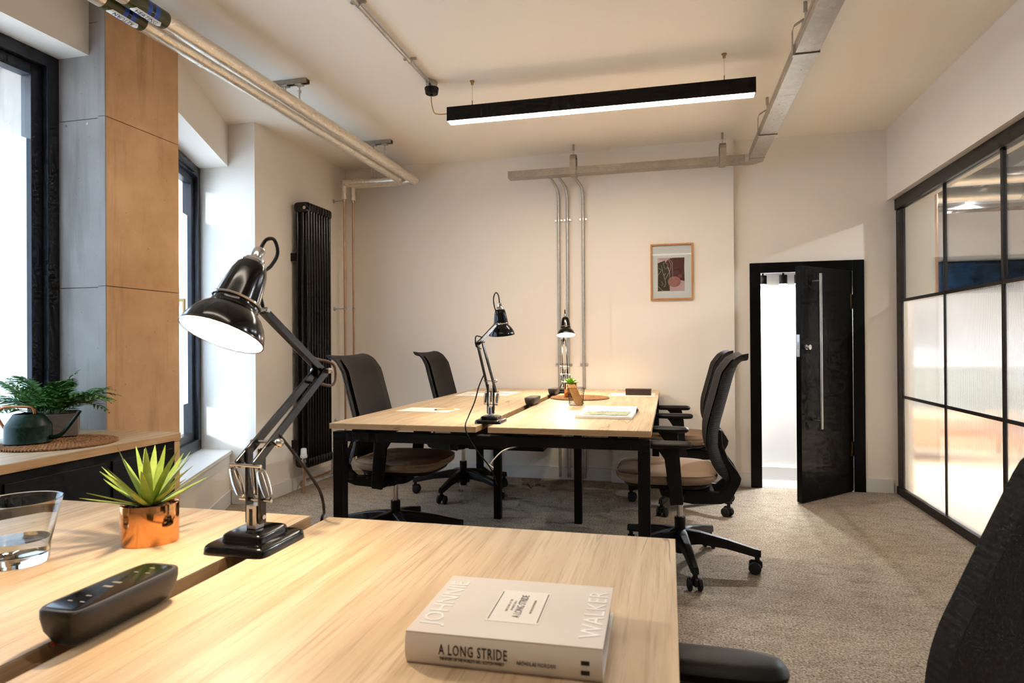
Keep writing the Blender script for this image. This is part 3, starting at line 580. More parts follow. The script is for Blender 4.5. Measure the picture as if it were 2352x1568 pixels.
# strut channels holding the pipes
for y, x0, x1, lab in ((3.31, -2.22, -2.006, 'steel strut channel on the ceiling, nearer pipe support'), (4.455, -2.24, -2.004, 'steel strut channel on the ceiling, pipe support near the back wall'), (2.0, -2.22, -2.006, 'steel strut channel on the ceiling above the pipe markings')):
    t = empty('strut_channel', ((x0+x1)/2, y, CZ)); tag(t, lab, 'pipe support', 'strut channels holding the heating pipes')
    b = MB(); b.box(x0, x1, y-.02, y+.02, CZ-.004, CZ); b.box(x0, x1, y-.02, y-.017, CZ-.024, CZ-.004); b.box(x0, x1, y+.017, y+.02, CZ-.024, CZ-.004); b.box(x0, x1, y-.02, y-.009, CZ-.026, CZ-.0235); b.box(x0, x1, y+.009, y+.02, CZ-.026, CZ-.0235); b.build('channel', MT['galv'], t, True)
    for X in (-2.152, -2.06):
        MB().box(X-.02, X+.02, y-.018, y+.018, CZ-.034, CZ-.027).build('channel_plate', MT['steel'], t, True)
        b = MB(); b.cyl((X, y, CZ-.03), (X, y, 2.495), .005, n=10); b.build('hanging_bolt', MT['chrome'], t, True); MB().cyl((X, y, 2.545), (X, y, 2.56), .010, n=6).build('nut', MT['chrome'], t, True)
t = empty('strut_channel', (-2.40, 4.965, CZ)); tag(t, 'steel strut channel above the pipe crossing in the corner', 'pipe support', 'strut channels holding the heating pipes')
b = MB(); b.box(-2.42, -2.38, 4.86, 5.10, CZ-.026, CZ); b.build('channel', MT['galv'], t, True, bevel=.002)
for y in (4.93, 4.99): MB().cyl((-2.40, y, CZ-.025), (-2.40, y, 2.485), .006, n=10).build('hanging_bolt', MT['chrome'], t, True)

# ------------------------------------------------------------------ radiator
rd = empty('column_radiator', (-2.655, 4.45, .17)); tag(rd, 'tall glossy black column radiator on the side wall', 'radiator')
NS = 9; RY0, RY1 = 4.28, 4.62; pit = (RY1-RY0)/NS; sec0 = None
for k in range(NS):
    yc = RY0+pit*(k+.5)
    if sec0 is None:
        b = MB()
        for x in (-.046, 0, .046): b.cyl((x, 0, .06), (x, 0, 1.93), .0125, n=14)
        for z0, z1 in ((0, .085), (1.905, 1.985)):
            hz = (z0+z1)/2; rings = []
            for yy, ins in ((-.0185, .012), (-.015, .003), (0, 0), (.015, .003), (.0185, .012)):
                ring = []
                for i in range(28):
                    a = 2*PI*i/28; cx_ = math.copysign(abs(math.cos(a))**.5, math.cos(a)); sx_ = math.copysign(abs(math.sin(a))**.5, math.sin(a)); ring.append(V((cx_*(.064-ins), yy, hz+sx_*((z1-z0)/2-ins))))
                rings.append(ring)
            b.loft(rings)
        sec0 = b.build('radiator_section', MT['black_gloss'], rd); o = sec0
    else: o = sec0.copy(); COL.objects.link(o)
    o.location = V((-2.655, yc, .175))-rd.location
for z in (.35, 1.75): MB().box(-2.7495, -2.70, 4.285, 4.30, z-.03, z+.03).build('wall_bracket', MT['black_metal'], rd, True)
b = MB(); b.cyl((-2.62, 4.24, .262), (-2.62, 4.24, .295), .0225, .0225, n=20); b.lathe([(.0235, .262), (.0255, .268), (.0255, .282), (.022, .286), (.0205, .325), (.017, .332), (.001, .333)], 24, T(-2.62, 4.24, 0)); vh = b.build('valve_head', MT['white_plastic'], rd, True)
b = MB(); b.cyl((-2.62, 4.24, .262), (-2.62, 4.24, .19), .0125, n=14); b.cyl((-2.62, 4.24, .225), (-2.62, 4.29, .225), .010, n=12); b.cyl((-2.62, 4.24, .235), (-2.62, 4.24, .25), .016, n=6); b.build('valve_body', MT['chrome'], rd, True)
MB().cyl((-2.62, 4.24, .19), (-2.62, 4.24, .0), .0075, n=12).build('feed_pipe', MT['copper'], rd, True)
b = MB(); b.cyl((-2.62, 4.62, .225), (-2.62, 4.66, .225), .010, n=12); b.cyl((-2.62, 4.65, .235), (-2.62, 4.65, .06), .0075, n=12); b.build('return_valve', MT['chrome'], rd, True)
b = MB(); b.cyl((-2.62, 4.275, 2.11), (-2.62, 4.262, 2.11), .012, n=14); b.build('air_vent_plug', MT['chrome'], rd, True)
t = empty('skirting_pipe', (-2.715, 4.6, .05)); tag(t, 'copper pipe clipped low along the baseboard under the radiator', 'pipe')
b = MB(); b.tube(bez([(-2.62, 4.24, .012), (-2.66, 4.30, .02), (-2.715, 4.36, .055), (-2.715, 4.6, .055), (-2.715, 5.0, .055)], 6), .0075, 10); b.build('tube', MT['copper'], t, True)
for y in (4.40, 4.8): MB().box(-2.735, -2.704, y-.008, y+.008, .04, .07).build('clip', MT['white_plastic'], t, True)

# ------------------------------------------------------------------ picture
pc = empty('framed_print', (.0215, 5.09, 1.635)); tag(pc, 'oak-framed abstract print in brown and pink on the pier', 'picture')
PY = 5.0945; MT['frame_oak'] = wood('frame_oak', (S(176, 116, 58), S(190, 130, 70), S(202, 144, 84), S(158, 100, 48), S(120, 80, 40)), along='Z')
x0, x1, z0, z1 = -.137, .18, 1.42, 1.85; fwid = .0125
for q in ((x0, x0+fwid, z0, z1), (x1-fwid, x1, z0, z1), (x0+fwid, x1-fwid, z0, z0+fwid), (x0+fwid, x1-fwid, z1-fwid, z1)): MB().box(q[0], q[1], PY-.022, PY, q[2], q[3]).build('frame_bar', MT['frame_oak'], pc, True, bevel=.001)
MB().box(x0+.01, x1-.01, PY-.008, PY-.001, z0+.01, z1-.01).build('mount_board', MT['paper'], pc, True)
ax0, ax1, az0, az1 = -.083, .117, 1.487, 1.742
def art(name, pts, col, lift, rough=.8):
    b = MB(); n = len(pts); q = [(ax0+(ax1-ax0)*u, PY-.0085-lift, az1-(az1-az0)*v) for u, v in pts]; b.add(q, [tuple(range(n))]); b.build(name, pm('print_'+name, col, rough, var=.04), pc, True)
art('pink_field', [(0, 0), (1, 0), (1, 1), (0, 1)], S(214, 172, 170), .0002)
art('pale_corner', [(0, 0), (.28, .12), (.28, .16), (.02, .16), (0, .1)], S(228, 196, 194), .0003)
arc = [(.30, .14), (.38, .06), (.46, .02), (.55, 0), (1, 0), (.985, .25), (1, .71), (.72, .64), (.45, .60), (.46, .48), (.42, .30)]
art('maroon_shape', arc, S(100, 58, 50), .0004)
art('olive_shape', [(0, .15), (.26, .08), (.29, .14), (.36, .18), (.44, .42), (.45, .99), (.2, .985), (0, 1), (.01, .5)], S(76, 64, 48), .0006)
ci = [(.62+.21*math.cos(2*PI*i/24)*1.15, .72+.16*math.sin(2*PI*i/24)) for i in range(24)]; art('blush_blob', ci, S(176, 118, 104), .0008)
ci = [(.83+.075*math.cos(2*PI*i/18), .55+.055*math.sin(2*PI*i/18)) for i in range(18)]; art('blush_dot', ci, S(140, 80, 70), .0009)
for pts in ([(.14, .22), (.2, .45), (.27, .66), (.3, .78), (.24, .88), (.22, .86)], [(.2, .16), (.28, .34), (.36, .3), (.38, .2), (.3, .14), (.2, .16)], [(.36, .28), (.44, .42), (.28, .64)], [(.4, .05), (.5, .2), (.48, .34), (.44, .42)], [(.44, .04), (.55, .15), (.56, .62)], [(0, .52), (.16, .36), (.02, .30)], [(.0, .84), (.1, .92), (.2, 1)], [(.22, .5), (.3, .45), (.24, .54)], [(.14, .7), (.2, .8), (.12, .82)]):
    b = MB(); b.tube([(ax0+(ax1-ax0)*u, PY-.0095, az1-(az1-az0)*v) for u, v in pts], .0008, 5); b.build('drawn_line', MT['paper'], pc, True)
MB().box(x0+.011, x1-.011, PY-.014, PY-.012, z0+.011, z1-.011).build('glazing', MT['pane'], pc, True)

# ------------------------------------------------------------------ desks
def bench(name, xl, xr, g0, g1, y0, y1, label, mid, traybox, em='oak_edge'):
    t = empty(name, ((xl+xr)/2, (y0+y1)/2, 0)); tag(t, label, 'desk')
    ym = (y0+y1)/2
    for x0, x1 in ((xl, g0), (g1, xr)):
        b = MB(); b.box(x0, x1, y0, y1, .7265, .73); tp = b.build('tabletop', MT['oak'], t, True)
        MB().box(x0, x1, y0, y1, .705, .7265).build('edge_band', MT[em], tp, True)
    for ye in (y0+.022, y1-.072):
        MB().box(xl+.005, xr-.005, ye, ye+.05, .645, .689).build('cross_rail', MT['black_metal'], t, True, bevel=.002)
        for x in (xl+.005, xr-.055): MB().box(x, x+.05, ye, ye+.05, 0, .645).build('leg', MT['black_metal'], t, True, bevel=.002)
        for x in (xl+.10, g0-.12, g1+.10, xr-.12): MB().box(x, x+.07, ye+.005, ye+.045, .689, .705).build('spacer', MT['black_metal'], t, True)
    if mid:
        for x in ((xl+xr)/2-.27, (xl+xr)/2+.235): MB().box(x, x+.045, mid, mid+.045, 0, .645).build('leg', MT['black_metal'], t, True, bevel=.002)
        MB().box(xl+.15, xr-.15, mid, mid+.045, .645, .689).build('cross_rail', MT['black_metal'], t, True)
    for x in (xl+.14, g0-.10, g1+.06, xr-.18): MB().box(x, x+.04, y0+.072, y1-.072, .650, .704).build('beam', MT['black_metal'], t, True)
    if traybox:
        x0, x1, ya, yb2 = traybox; b = MB(); b.box(x0, x1, ya, yb2, .565, .568); b.box(x0, x0+.003, ya, yb2, .565, .62); b.box(x1-.003, x1, ya, yb2, .565, .60); b.box(x0, x1, ya, ya+.003, .565, .605); b.build('cable_basket', MT['black_metal'], t, True)
    return t
bd = bench('bench_desk', -1.526, -.075, -.822, -.767, 2.685, 5.05, 'far oak bench desk on a black steel frame by the back wall', 3.87, (-.98, -.60, 3.08, 4.8))
fd = bench('bench_desk', -1.43, .008, -.738, -.695, -1.18, 1.22, 'near oak bench desk filling the foreground', None, None, 'oak_edge_y')

# ------------------------------------------------------------------ office chair
def chair_proto():
    t = empty('office_chair')
    b = MB(); b.slab(.245, .24, [(.428, .045), (.434, .02), (.448, .004), (.462, 0), (.478, .006), (.488, .024), (.493, .07), (.4945, .15)], 56, 3.6, (0, .065), taper=-.04); se = b.build('seat', MT['taupe'], t)
    ou = []
    for i in range(57):
        a = 2*PI*i/56; x = .243*math.copysign(abs(math.cos(a))**(2/3.6), math.cos(a)); y = .238*math.copysign(abs(math.sin(a))**(2/3.6), math.sin(a)); ou.append((x*(1+.04*y/.24), .065+y, .4765))
    b = MB(); b.tube(ou, .0026, 5, False); b.build('seam_piping', MT['taupe'], se)
    b = MB(); b.slab(.225, .22, [(.405, .06), (.412, .02), (.428, .01)], 48, 3.6, (0, .065)); b.build('seat_pan', MT['black_plastic'], t)
    b = MB(); b.slab(.085, .13, [(.335, .03), (.345, .008), (.375, 0), (.406, .012)], 32, 4, (0, -.03)); b.build('tilt_mechanism', MT['black_plastic'], t)
    b = MB(); b.cyl((.08, .03, .362), (.16, .03, .362), .006, n=10); b.cyl((.16, .03, .362), (.21, .03, .362), .012, n=12); b.build('height_lever', MT['black_plastic'], t)
    # backrest shell
    prof = [(-.240, .470, .120), (-.196, .522, .175), (-.165, .590, .212), (-.160, .645, .226), (-.165, .703, .232), (-.183, .772, .233), (-.204, .849, .232), (-.225, .926, .230), (-.243, .985, .228), (-.256, 1.006, .226), (-.274, 1.021, .222), (-.303, 1.027, .212)]
    cr_ = bez([V((y, z, h)) for y, z, h in prof], 4); prof = [(p.x, p.y, p.z) for p in cr_]
    def shell(b, off_f, off_b, wsc, i0=0, i1=None, uu=1.0):
        P = prof[i0:i1]; nu = 14; F = []; Bk = []
        for i, (y, z, hw) in enumerate(P):
            y2, z2, _ = P[min(i+1, len(P)-1)]; y1_, z1_, _ = P[max(i-1, 0)]; d = V((0, y2-y1_, z2-z1_)).normalized(); nrm = V((0, d.z, -d.y))
            rowF = []; rowB = []
            for k in range(nu+1):
                u = (k/nu*2-1)*uu; base = V((u*hw*wsc, y, z)); cur = .042*abs(u)**2.4*(1 if z < .94 else max(.3, 1-(z-.94)*9)); p = base+nrm*cur
                e = 1-abs(u/uu)**6*.85
                rowF.append(p+nrm*off_f*e); rowB.append(p+nrm*(off_b)*e)
            F.append(rowF); Bk.append(rowB)
        m = nu+1; vs = [p for r in F for p in r]+[p for r in Bk for p in r]; o = len(F)*m; fs = []
        for i in range(len(F)-1):
            for k in range(nu):
                fs.append((i*m+k, i*m+k+1, (i+1)*m+k+1, (i+1)*m+k)); fs.append((o+i*m+k, o+(i+1)*m+k, o+(i+1)*m+k+1, o+i*m+k+1))
            fs.append((i*m, (i+1)*m, o+(i+1)*m, o+i*m)); fs.append((i*m+nu, o+i*m+nu, o+(i+1)*m+nu, (i+1)*m+nu))
        L_ = (len(F)-1)*m
        for k in range(nu): fs.append((k, o+k, o+k+1, k+1)); fs.append((L_+k, L_+k+1, o+L_+k+1, o+L_+k))
        b.add(vs, fs)
    b = MB(); shell(b, .004, -.024, 1.0); bk = b.build('backrest', MT['knit'], t, sharp=60)
    b = MB(); shell(b, .0047, .0, .74, 7, 36); b.build('back_pad', MT['fabric_black'], bk, sharp=60)
    for s in (-1, 1):
        po = [(.05, .340), (-.06, .325), (-.186, .332), (-.229, .347), (-.272, .43), (-.277, .456), (-.262, .486), (-.222, .54), (-.195, .61), (-.190, .68), (-.172, .68), (-.172, .61), (-.195, .53), (-.222, .48), (-.226, .455), (-.212, .413), (-.178, .385), (-.05, .392), (.05, .39)]
        M = Matrix(((0, 0, 1, s*.10), (1, 0, 0, 0), (0, 1, 0, 0), (0, 0, 0, 1)))
        b = MB(); b.prism(po, -.016, .016, M); b.build('back_support', MT['black_plastic'], t, bevel=.005)
        b = MB(); b.slab(.042, .118, [(.612, .012), (.618, .003), (.630, 0), (.640, .008), (.643, .022)], 32, 3.2, (s*.268, .065)); ar = b.build('arm_pad', MT['black_plastic'], t)
        b = MB(); po = [(.115, .617), (.02, .617), (.005, .605), (-.012, .36), (.045, .352), (.07, .56), (.095, .598)]
        M = Matrix(((0, 0, 1, s*.262), (1, 0, 0, 0), (0, 1, 0, 0), (0, 0, 0, 1))); b.prism(po, -.012, .012, M); b.build('arm_upright', MT['black_plastic'], ar, bevel=.004)
        b = MB(); b.bar((s*.27, .016, .368), (s*.07, .0, .378), .05, .026); b.build('arm_bracket', MT['black_plastic'], ar, bevel=.004)
    MB().cyl((0, 0, .225), (0, 0, .345), .0145, n=20).build('gas_lift', MT['chrome'], t)
    b = MB(); b.cyl((0, 0, .06), (0, 0, .235), .024, .0265, n=24); b.cyl((0, 0, .085), (0, 0, .165), .048, .036, n=24); b.build('base_hub', MT['black_plastic'], t)
    arm = None; cas = None
    for k in range(5):
        a = 2*PI*k/5
        if arm is None:
            b = MB(); rings = []
            for r, zt, h, wd in ((.02, .178, .075, .062), (.10, .170, .055, .052), (.22, .147, .042, .042), (.345, .116, .036, .034), (.372, .112, .032, .028)):
                rings.append([V((-wd/2, r, zt-h)), V((wd/2, r, zt-h)), V((wd/2*.86, r, zt-.006)), V((wd/2*.6, r, zt)), V((-wd/2*.6, r, zt)), V((-wd/2*.86, r, zt-.006))])
            b.loft(rings); arm = b.build('base_arm', MT['black_plastic'], t, bevel=.002); o = arm
            c = empty('caster_holder'); c.parent = t
            bpy.data.objects.remove(c)
            b = MB(); b.cyl((0, .355, .085), (0, .355, .05), .011, n=12); b.slab(.012, .030, [(.024, .006), (.03, 0), (.055, 0), (.064, .010)], 20, 2.5, (0, .348)); cas = b.build('caster', MT['black_plastic'], t)
            wh = []
            for s in (-1, 1):
                b = MB(); M = axis_m((s*.0225, .345, .029), (1, 0, 0)); b.lathe([(.004, -.010), (.022, -.010), (.0275, -.007), (.029, 0), (.0275, .007), (.022, .010), (.004, .010)], 24, M, True, True); wh.append(b.build('wheel', MT['rubber'], cas))
            o2 = cas
        else:
            o = arm.copy(); COL.objects.link(o); o2 = cas.copy(); COL.objects.link(o2)
            for q in wh: z = q.copy(); COL.objects.link(z); z.parent = o2
        o.rotation_euler = (0, 0, a); o2.rotation_euler = (0, 0, a)
    return t
def spin_base(t, ang):
    for ch in t.children:
        if ch.name.startswith(('base_arm', 'caster')): ch.rotation_euler = (0, 0, ch.rotation_euler.z+ang)
ch0 = chair_proto(); GR = 'black office chairs around the desks'
spots = [((.045, 3.28), 90, -8.6-90-90, 'black office chair with taupe seat, nearer of the two right of the far desk', 0),
         ((.09, 4.475), 90, -42-180, 'black office chair with taupe seat, right of the far desk nearer the back wall', 0),
         ((-1.47, 3.29), -90, 20, 'black office chair with padded seat pushed under the near left part of the far desk', 0),
         ((-1.475, 4.505), -90, 47+90-90, 'black office chair left of the far desk nearest the back wall', 0),
         ((.190, .72), 90, 10, 'black ribbed office chair cut off at the lower right of the foreground', -.015)]
chairs = []
for i, ((x, y), rz, bang, lab, dz) in enumerate(spots):
    c = ch0 if i == 0 else copy_tree(ch0); chairs.append((c, bang, dz))
    c.location = (x, y, 0); c.rotation_euler = (0, 0, math.radians(rz)); tag(c, lab, 'chair', GR)
for c, bang, dz in chairs:
    spin_base(c, math.radians(bang))
    if dz:
        for q in c.children:
            if q.name.startswith('backrest'): q.location.z += dz
            if q.name.startswith('backrest'):
                p_ = V((0, -.2, .55)); q.rotation_euler.x = .13; q.location = q.location+p_-Matrix.Rotation(.13, 3, 'X') @ p_
            if q.name.startswith('arm_pad'): q.location.y += .08; q.location.z -= .01

# ------------------------------------------------------------------ desk lamps
def lamp(B, q, E, J, R, a, rr, label, energy, cord, lp=1.0):
    B, E, J, R, a = V(B), V(E), V(J), V(R), V(a).normalized(); q = V((*q, 0)).normalized(); s = V((q.y, -q.x, 0))
    t = empty('desk_lamp', B); tag(t, label, 'desk lamp', 'black articulated desk lamps')
    base = MB()
    for hx, hy, z0, z1 in ((.0625, .07, 0, .016), (.041, .045, .016, .031)):
        base.slab(hx, hy, [(z0, 0), (z0+.010, .0012), (z1-.002, .003), (z1, .006)], 48, 9)
    b = base; b.v = [v+B for v in b.v]; b.build('base', MT['black_gloss'], t, True)
    M = Matrix((s, q, V((0, 0, 1)))).transposed().to_4x4(); M.translation = B
    def mb(): m = MB(); m.M = M; return m
    b = mb(); b.box(-.011, .011, -.012, .010, .031, .074); b.build('bracket_block', MT['steel'], t, True, bevel=.002)
    b = mb(); b.box(-.0035, .0035, -.0126, -.0119, .038, .068); b.build('badge_slot', MT['ink'], t, True)
    for d in (-1, 1):
        b = mb(); b.box(d*.0145-.003, d*.0145+.003, -.008, .008, .040, .176); b.build('upright', MT['black_gloss'], t, True, bevel=.002)
        b = mb(); b.cyl((d*.0172, 0, .052), (d*.0195, 0, .052), .004, n=10); b.build('rivet', MT['steel'], t, True)
    P = B+V((0, 0, .166)); la = (E-P).normalized(); tail = P-la*.030
    for d in (-1, 1):
        b = MB(); b.bar(tail+s*(d*.019), E+s*(d*.013), .006, .017, hint=s.cross(la)); b.build('lower_arm', MT['black_gloss'], t, True, bevel=.0015)
    b = MB(); x = P+la*.028; b.cyl(x-s*.030, x+s*.034, .0036, n=10); b.sphere(x+s*.034, .0085, 14, 10); b.build('cross_pin', MT['chrome'], t, True)
    pb = B+V((0, 0, .082)); b = MB(); b.cyl(pb-s*.036, pb+s*.036, .0032, n=10); b.build('spring_pin', MT['chrome'], t, True)
    b = MB(); b.cyl(tail-s*.034, tail+s*.034, .0032, n=10); b.build('tail_pin', MT['chrome'], t, True)
    for d in (-1, 0, 1):
        p0 = pb+s*(.031*d); p1 = (tail if d else P-la*.012)+s*(.031*d); L_ = (p1-p0).length; dr = (p1-p0).normalized(); rs = .0085 if d else .005
        b = MB(); nT = 26; pts = []; xx, yy, _ = frame(dr)
        for k in range(nT*8+1):
            f = k/(nT*8); an = 2*PI*nT*f; pts.append(p0+dr*(L_*(.12+.76*f))+(xx*math.cos(an)+yy*math.sin(an))*rs*(.75+.25*math.sin(PI*f)))
        pts = [p0]+pts+[p1]; b.tube(pts, .0013, 4); b.build('spring', MT['chrome'], t, True)
    # elbow and upper arm
    b = MB(); b.cyl(E-s*.020, E+s*.020, .0055, n=12); b.sphere(E+s*.021, .006, 10, 8); b.sphere(E-s*.021, .006, 10, 8); b.build('elbow_pin', MT['chrome'], t, True)
    ua = (J-E).normalized(); b = MB(); b.bar(E-ua*.018, J, .013, .016, hint=s.cross(ua)); b.build('upper_arm', MT['black_gloss'], t, True, bevel=.002)
    # shade
    k = rr/.071; Ms = axis_m(R, -a); sh = [(.0705, 0), (.0700, .006), (.0665, .018), (.0600, .031), (.0520, .042), (.0440, .049), (.0405, .054), (.0395, .060), (.0360, .090), (.0310, .122), (.0265, .137), (.0215, .143), (.012, .144)]
    b = MB(); b.lathe([(r*k, z*k) for r, z in sh], 48, Ms); hd = b.build('shade', MT['black_gloss'], t, True)
    b = MB(); b.lathe([(r*k-.0012*k, max(z*k-.001*k, .0003)) for r, z in sh], 48, Ms, False, True); b.build('shade_lining', MT['lamp_white'], hd, True)
    b = MB(); b.lathe([(.0695*k, 0), (.0710*k, -.001*k), (.0718*k, .001*k), (.0706*k, .003*k)], 48, Ms); b.build('shade_rim', MT['black_gloss'], hd, True)
    b = MB(); b.lathe([(.0225*k, .142*k), (.0225*k, .146*k), (.0185*k, .149*k), (.0175*k, .152*k), (.011*k, .156*k), (.0105*k, .172*k), (.0075*k, .177*k), (.004*k, .178*k)], 28, Ms, False, True); b.build('chrome_cap', MT['chrome'], hd, True)
    ring = Ms @ V((0, 0, .066*k)); b = MB(); b.tube([ring+(Ms.to_3x3() @ V((math.cos(2*PI*i/32), math.sin(2*PI*i/32), 0)))*.0408*k for i in range(33)], .0022, 6); b.build('yoke_ring', MT['chrome'], t, True)
    b = MB(); d_ = (J-ring); d_ = d_-a*d_.dot(a); d_.normalize(); e_ = ring+d_*.0408*k
    for sg in (-1, 1): b.tube([e_+s*(sg*.012), J+s*(sg*.010), J+s*(sg*.004)-ua*.012], .0022, 6)
    b.cyl(J-s*.014, J+s*.014, .0045, n=10); b.sphere(e_+s*.012, .006, 10, 8); b.build('yoke_bracket', MT['chrome'], t, True)
    bp = R-a*.052*k; b = MB(); b.sphere(bp, .021*k, 12, 6); b.cyl(bp-a*.015*k, bp-a*.06*k, .012*k, n=14); b.build('bulb', MT['bulb'], hd, True)
    l = bpy.data.lights.new('lamp_light', 'POINT'); l.energy = energy; l.color = WARM; l.shadow_soft_size = .02; lo = bpy.data.objects.new('lamp_light', l); COL.objects.link(lo); lo.parent = t; lo.location = R-a*.022*k-B
    top = R-a*.177*k
    cd = MB(); cd.tube(bez([top, top-a*.022*lp+d_*.004, top-a*.034*lp+d_*.022*lp, top-a*.018*lp+d_*.043*lp, top+a*.012*lp+d_*.040*lp, top+a*.05*lp+d_*.022, J+V((0, 0, .006))], 8), .0034*k, 8); cd.build('head_cord', MT['black_plastic'], t, True)
    m1 = E+(J-E)*.14+V((0, 0, .009)); m2 = E+(P-E)*.16; out = (E-(J+P)/2).normalized()
    cd = MB(); cd.tube(bez([m1, E+out*.035+V((0, 0, .012)), E+out*.048-V((0, 0, .012)), E+out*.035-V((0, 0, .035)), m2+out*.006], 8), .0030, 8); cd.build('elbow_cord', MT[cord[0]], t, True)
    cd = MB(); cd.tube(bez([V(p) for p in cord[1]], 10), .0030, 8); cd.build('supply_cord', MT['black_plastic'], t, True)
    return t
MT['brown_cord'] = pm('brown_cord', S(96, 62, 40), .5)
LAMP_W = 3.6
lamp((-.728, 1.02, .73), (.129, .989), (-.704, 1.207, 1.037), (-.725, 1.04, 1.155), (-.738, .944, 1.108), (-.129, -.433, -.892), .0705,
     'black articulated desk lamp glowing in the foreground on the near desk', LAMP_W*1.15, ('brown_cord', [(-.704, 1.057, .925), (-.686, 1.085, .88), (-.674, 1.112, .84), (-.668, 1.14, .80), (-.678, 1.17, .755), (-.705, 1.205, .715), (-.716, 1.21, .55)]))
lamp((-.80, 2.855, .73), (.16, .986), (-.818, 2.744, 1.10), (-.789, 2.921, 1.183), (-.779, 2.985, 1.134), (.032, .162, -.985), .062,
     'black articulated desk lamp at the near edge of the far desk', LAMP_W*1.25, ('black_plastic', [(-.818, 2.818, .958), (-.838, 2.795, .90), (-.852, 2.77, .83), (-.868, 2.73, .77), (-.862, 2.665, .735), (-.845, 2.655, .69), (-.80, 2.66, .62), (-.76, 2.70, .55), (-.745, 2.76, .46)]), 1.5)
lamp((-.742, 4.665, .73), (.237, -.971), (-.761, 4.727, 1.12), (-.723, 4.571, 1.235), (-.711, 4.523, 1.150), (.07, -.24, -.968), .064,
     'black articulated desk lamp glowing at the back wall end of the far desk', LAMP_W*1.7, ('black_plastic', [(-.74, 4.66, .90), (-.77, 4.70, .80), (-.795, 4.72, .74), (-.795, 4.73, .60)]))

# ------------------------------------------------------------------ things on the near desk
Dz = .7302
def loc_thing(name, x, y, z, label, cat, rz=0, group=None): t = empty(name, (x, y, z), rz); return tag(t, label, cat, group)
# hardback book
BK = loc_thing('hardback_book', -.1835, .772, Dz, 'white hardback book lying on the near desk, spine towards the viewer', 'book', math.radians(1.2))
bw, bd_, bt = .111, .087, .036
MT['book_white'] = pm('book_cover_white', S(226, 220, 214), .45, var=.01); MT['book_panel'] = pm('book_cover_panel', S(214, 206, 199), .5, var=.01); MT['page_block'] = pm('page_block', S(176, 168, 156), .9, var=.15, scale=300, stretch=(.05, .05, 6)); MT['book_back'] = pm('book_back_board', S(70, 60, 54), .6)
MB().box(-bw, bw, -bd_-.0015, bd_, bt-.003, bt).build('front_cover', MT['book_panel'], BK)
MB().box(-bw, bw, -bd_, bd_, 0, .003).build('back_cover', MT['book_white'], BK, bevel=.001)
b = MB(); M = Matrix(((0, 0, 1, 0), (1, 0, 0, 0), (0, 1, 0, 0), (0, 0, 0, 1))); b.prism([(-bd_, 0), (-bd_+.003, 0), (-bd_+.003, bt-.0005), (-bd_-.001, bt-.0005), (-bd_-.004, bt*.75), (-bd_-.005, bt*.5), (-bd_-.004, bt*.25)], -bw, bw, M); b.build('spine', MT['book_white'], BK)
MB().box(-bw+.004, bw-.004, -bd_+.003, bd_-.004, .003, bt-.003).build('pages', MT['page_block'], BK)
MB().box(-.030, .034, -.045, .050, bt, bt+.0003).build('title_label', MT['book_white'], BK)
for x in (-.028, .031): MB().box(x, x+.0009, -.040, .045, bt+.0003, bt+.0006).build('label_rule', MT['ink'], BK)
TR = Matrix.Rotation(PI/2, 4, 'Z')
def cover(txt, size, x, y, mat, sx=1.0, sp=1.0): return lettering('cover_lettering', txt, size, T(x, y, bt+.0003) @ TR, mat, BK, extrude=.0002, align='CENTER', sx=sx, space=sp)
MT['emboss'] = pm('gloss_white_lettering', S(244, 242, 240), .25, var=.005); MT['grey_ink'] = pm('grey_ink', S(120, 114, 110), .8)
cover('A LONG STRIDE', .0135, .008, .003, MT['ink'], sx=.70); cover('THE STORY OF THE', .0042, -.010, .003, MT['grey_ink']); cover("WORLD'S NO.1", .0042, -.004, .003, MT['grey_ink']); cover('NICHOLAS MORGAN', .0042, .020, .003, MT['grey_ink'])
cover('JOHNNIE', .034, -.080, .0, MT['emboss'], sx=.98); cover('WALKER', .034, .106, .0, MT['emboss'], sx=1.0)
SP = Matrix.Rotation(PI/2, 4, 'X')
def spine(txt, size, x, z, mat, sx=1.0, sp=1.0): return lettering('spine_lettering', txt, size, T(x, -bd_-.0052, z) @ SP, mat, BK, extrude=.0004, sx=sx, space=sp)
spine('A LONG STRIDE', .0165, -.071, .0145, MT['ink'], sx=.60, sp=1.12); spine("THE STORY OF THE WORLD'S NO.1 SCOTCH WHISKY", .0046, -.070, .0085, MT['ink'], sx=.66); spine('NICHOLAS MORGAN', .0062, .018, .0115, MT['grey_ink'], sx=.72)
for z in (.008, .0185): MB().box(.088, .097, -bd_-.0055, -bd_-.004, z, z+.0042).build('publisher_mark', MT['ink'], BK)

# tumbler with water
gx, gy = -1.058, .850
g = loc_thing('water_glass', gx, gy, Dz, 'clear glass tumbler with a little water at the left edge', 'glass')
b = MB(); b.lathe([(.001, 0), (.040, 0), (.042, .004), (.044, .030), (.0615, .104), (.0622, .1055), (.0602, .1052), (.0425, .032), (.039, .017), (.030, .014), (.001, .0135)], 64); b.build('tumbler', MT['glass'], g)
b = MB(); b.lathe([(.001, .0137), (.030, .0142), (.0388, .0172), (.0412, .028), (.043, .040), (.001, .0405)], 64); b.build('water', MT['water'], g)

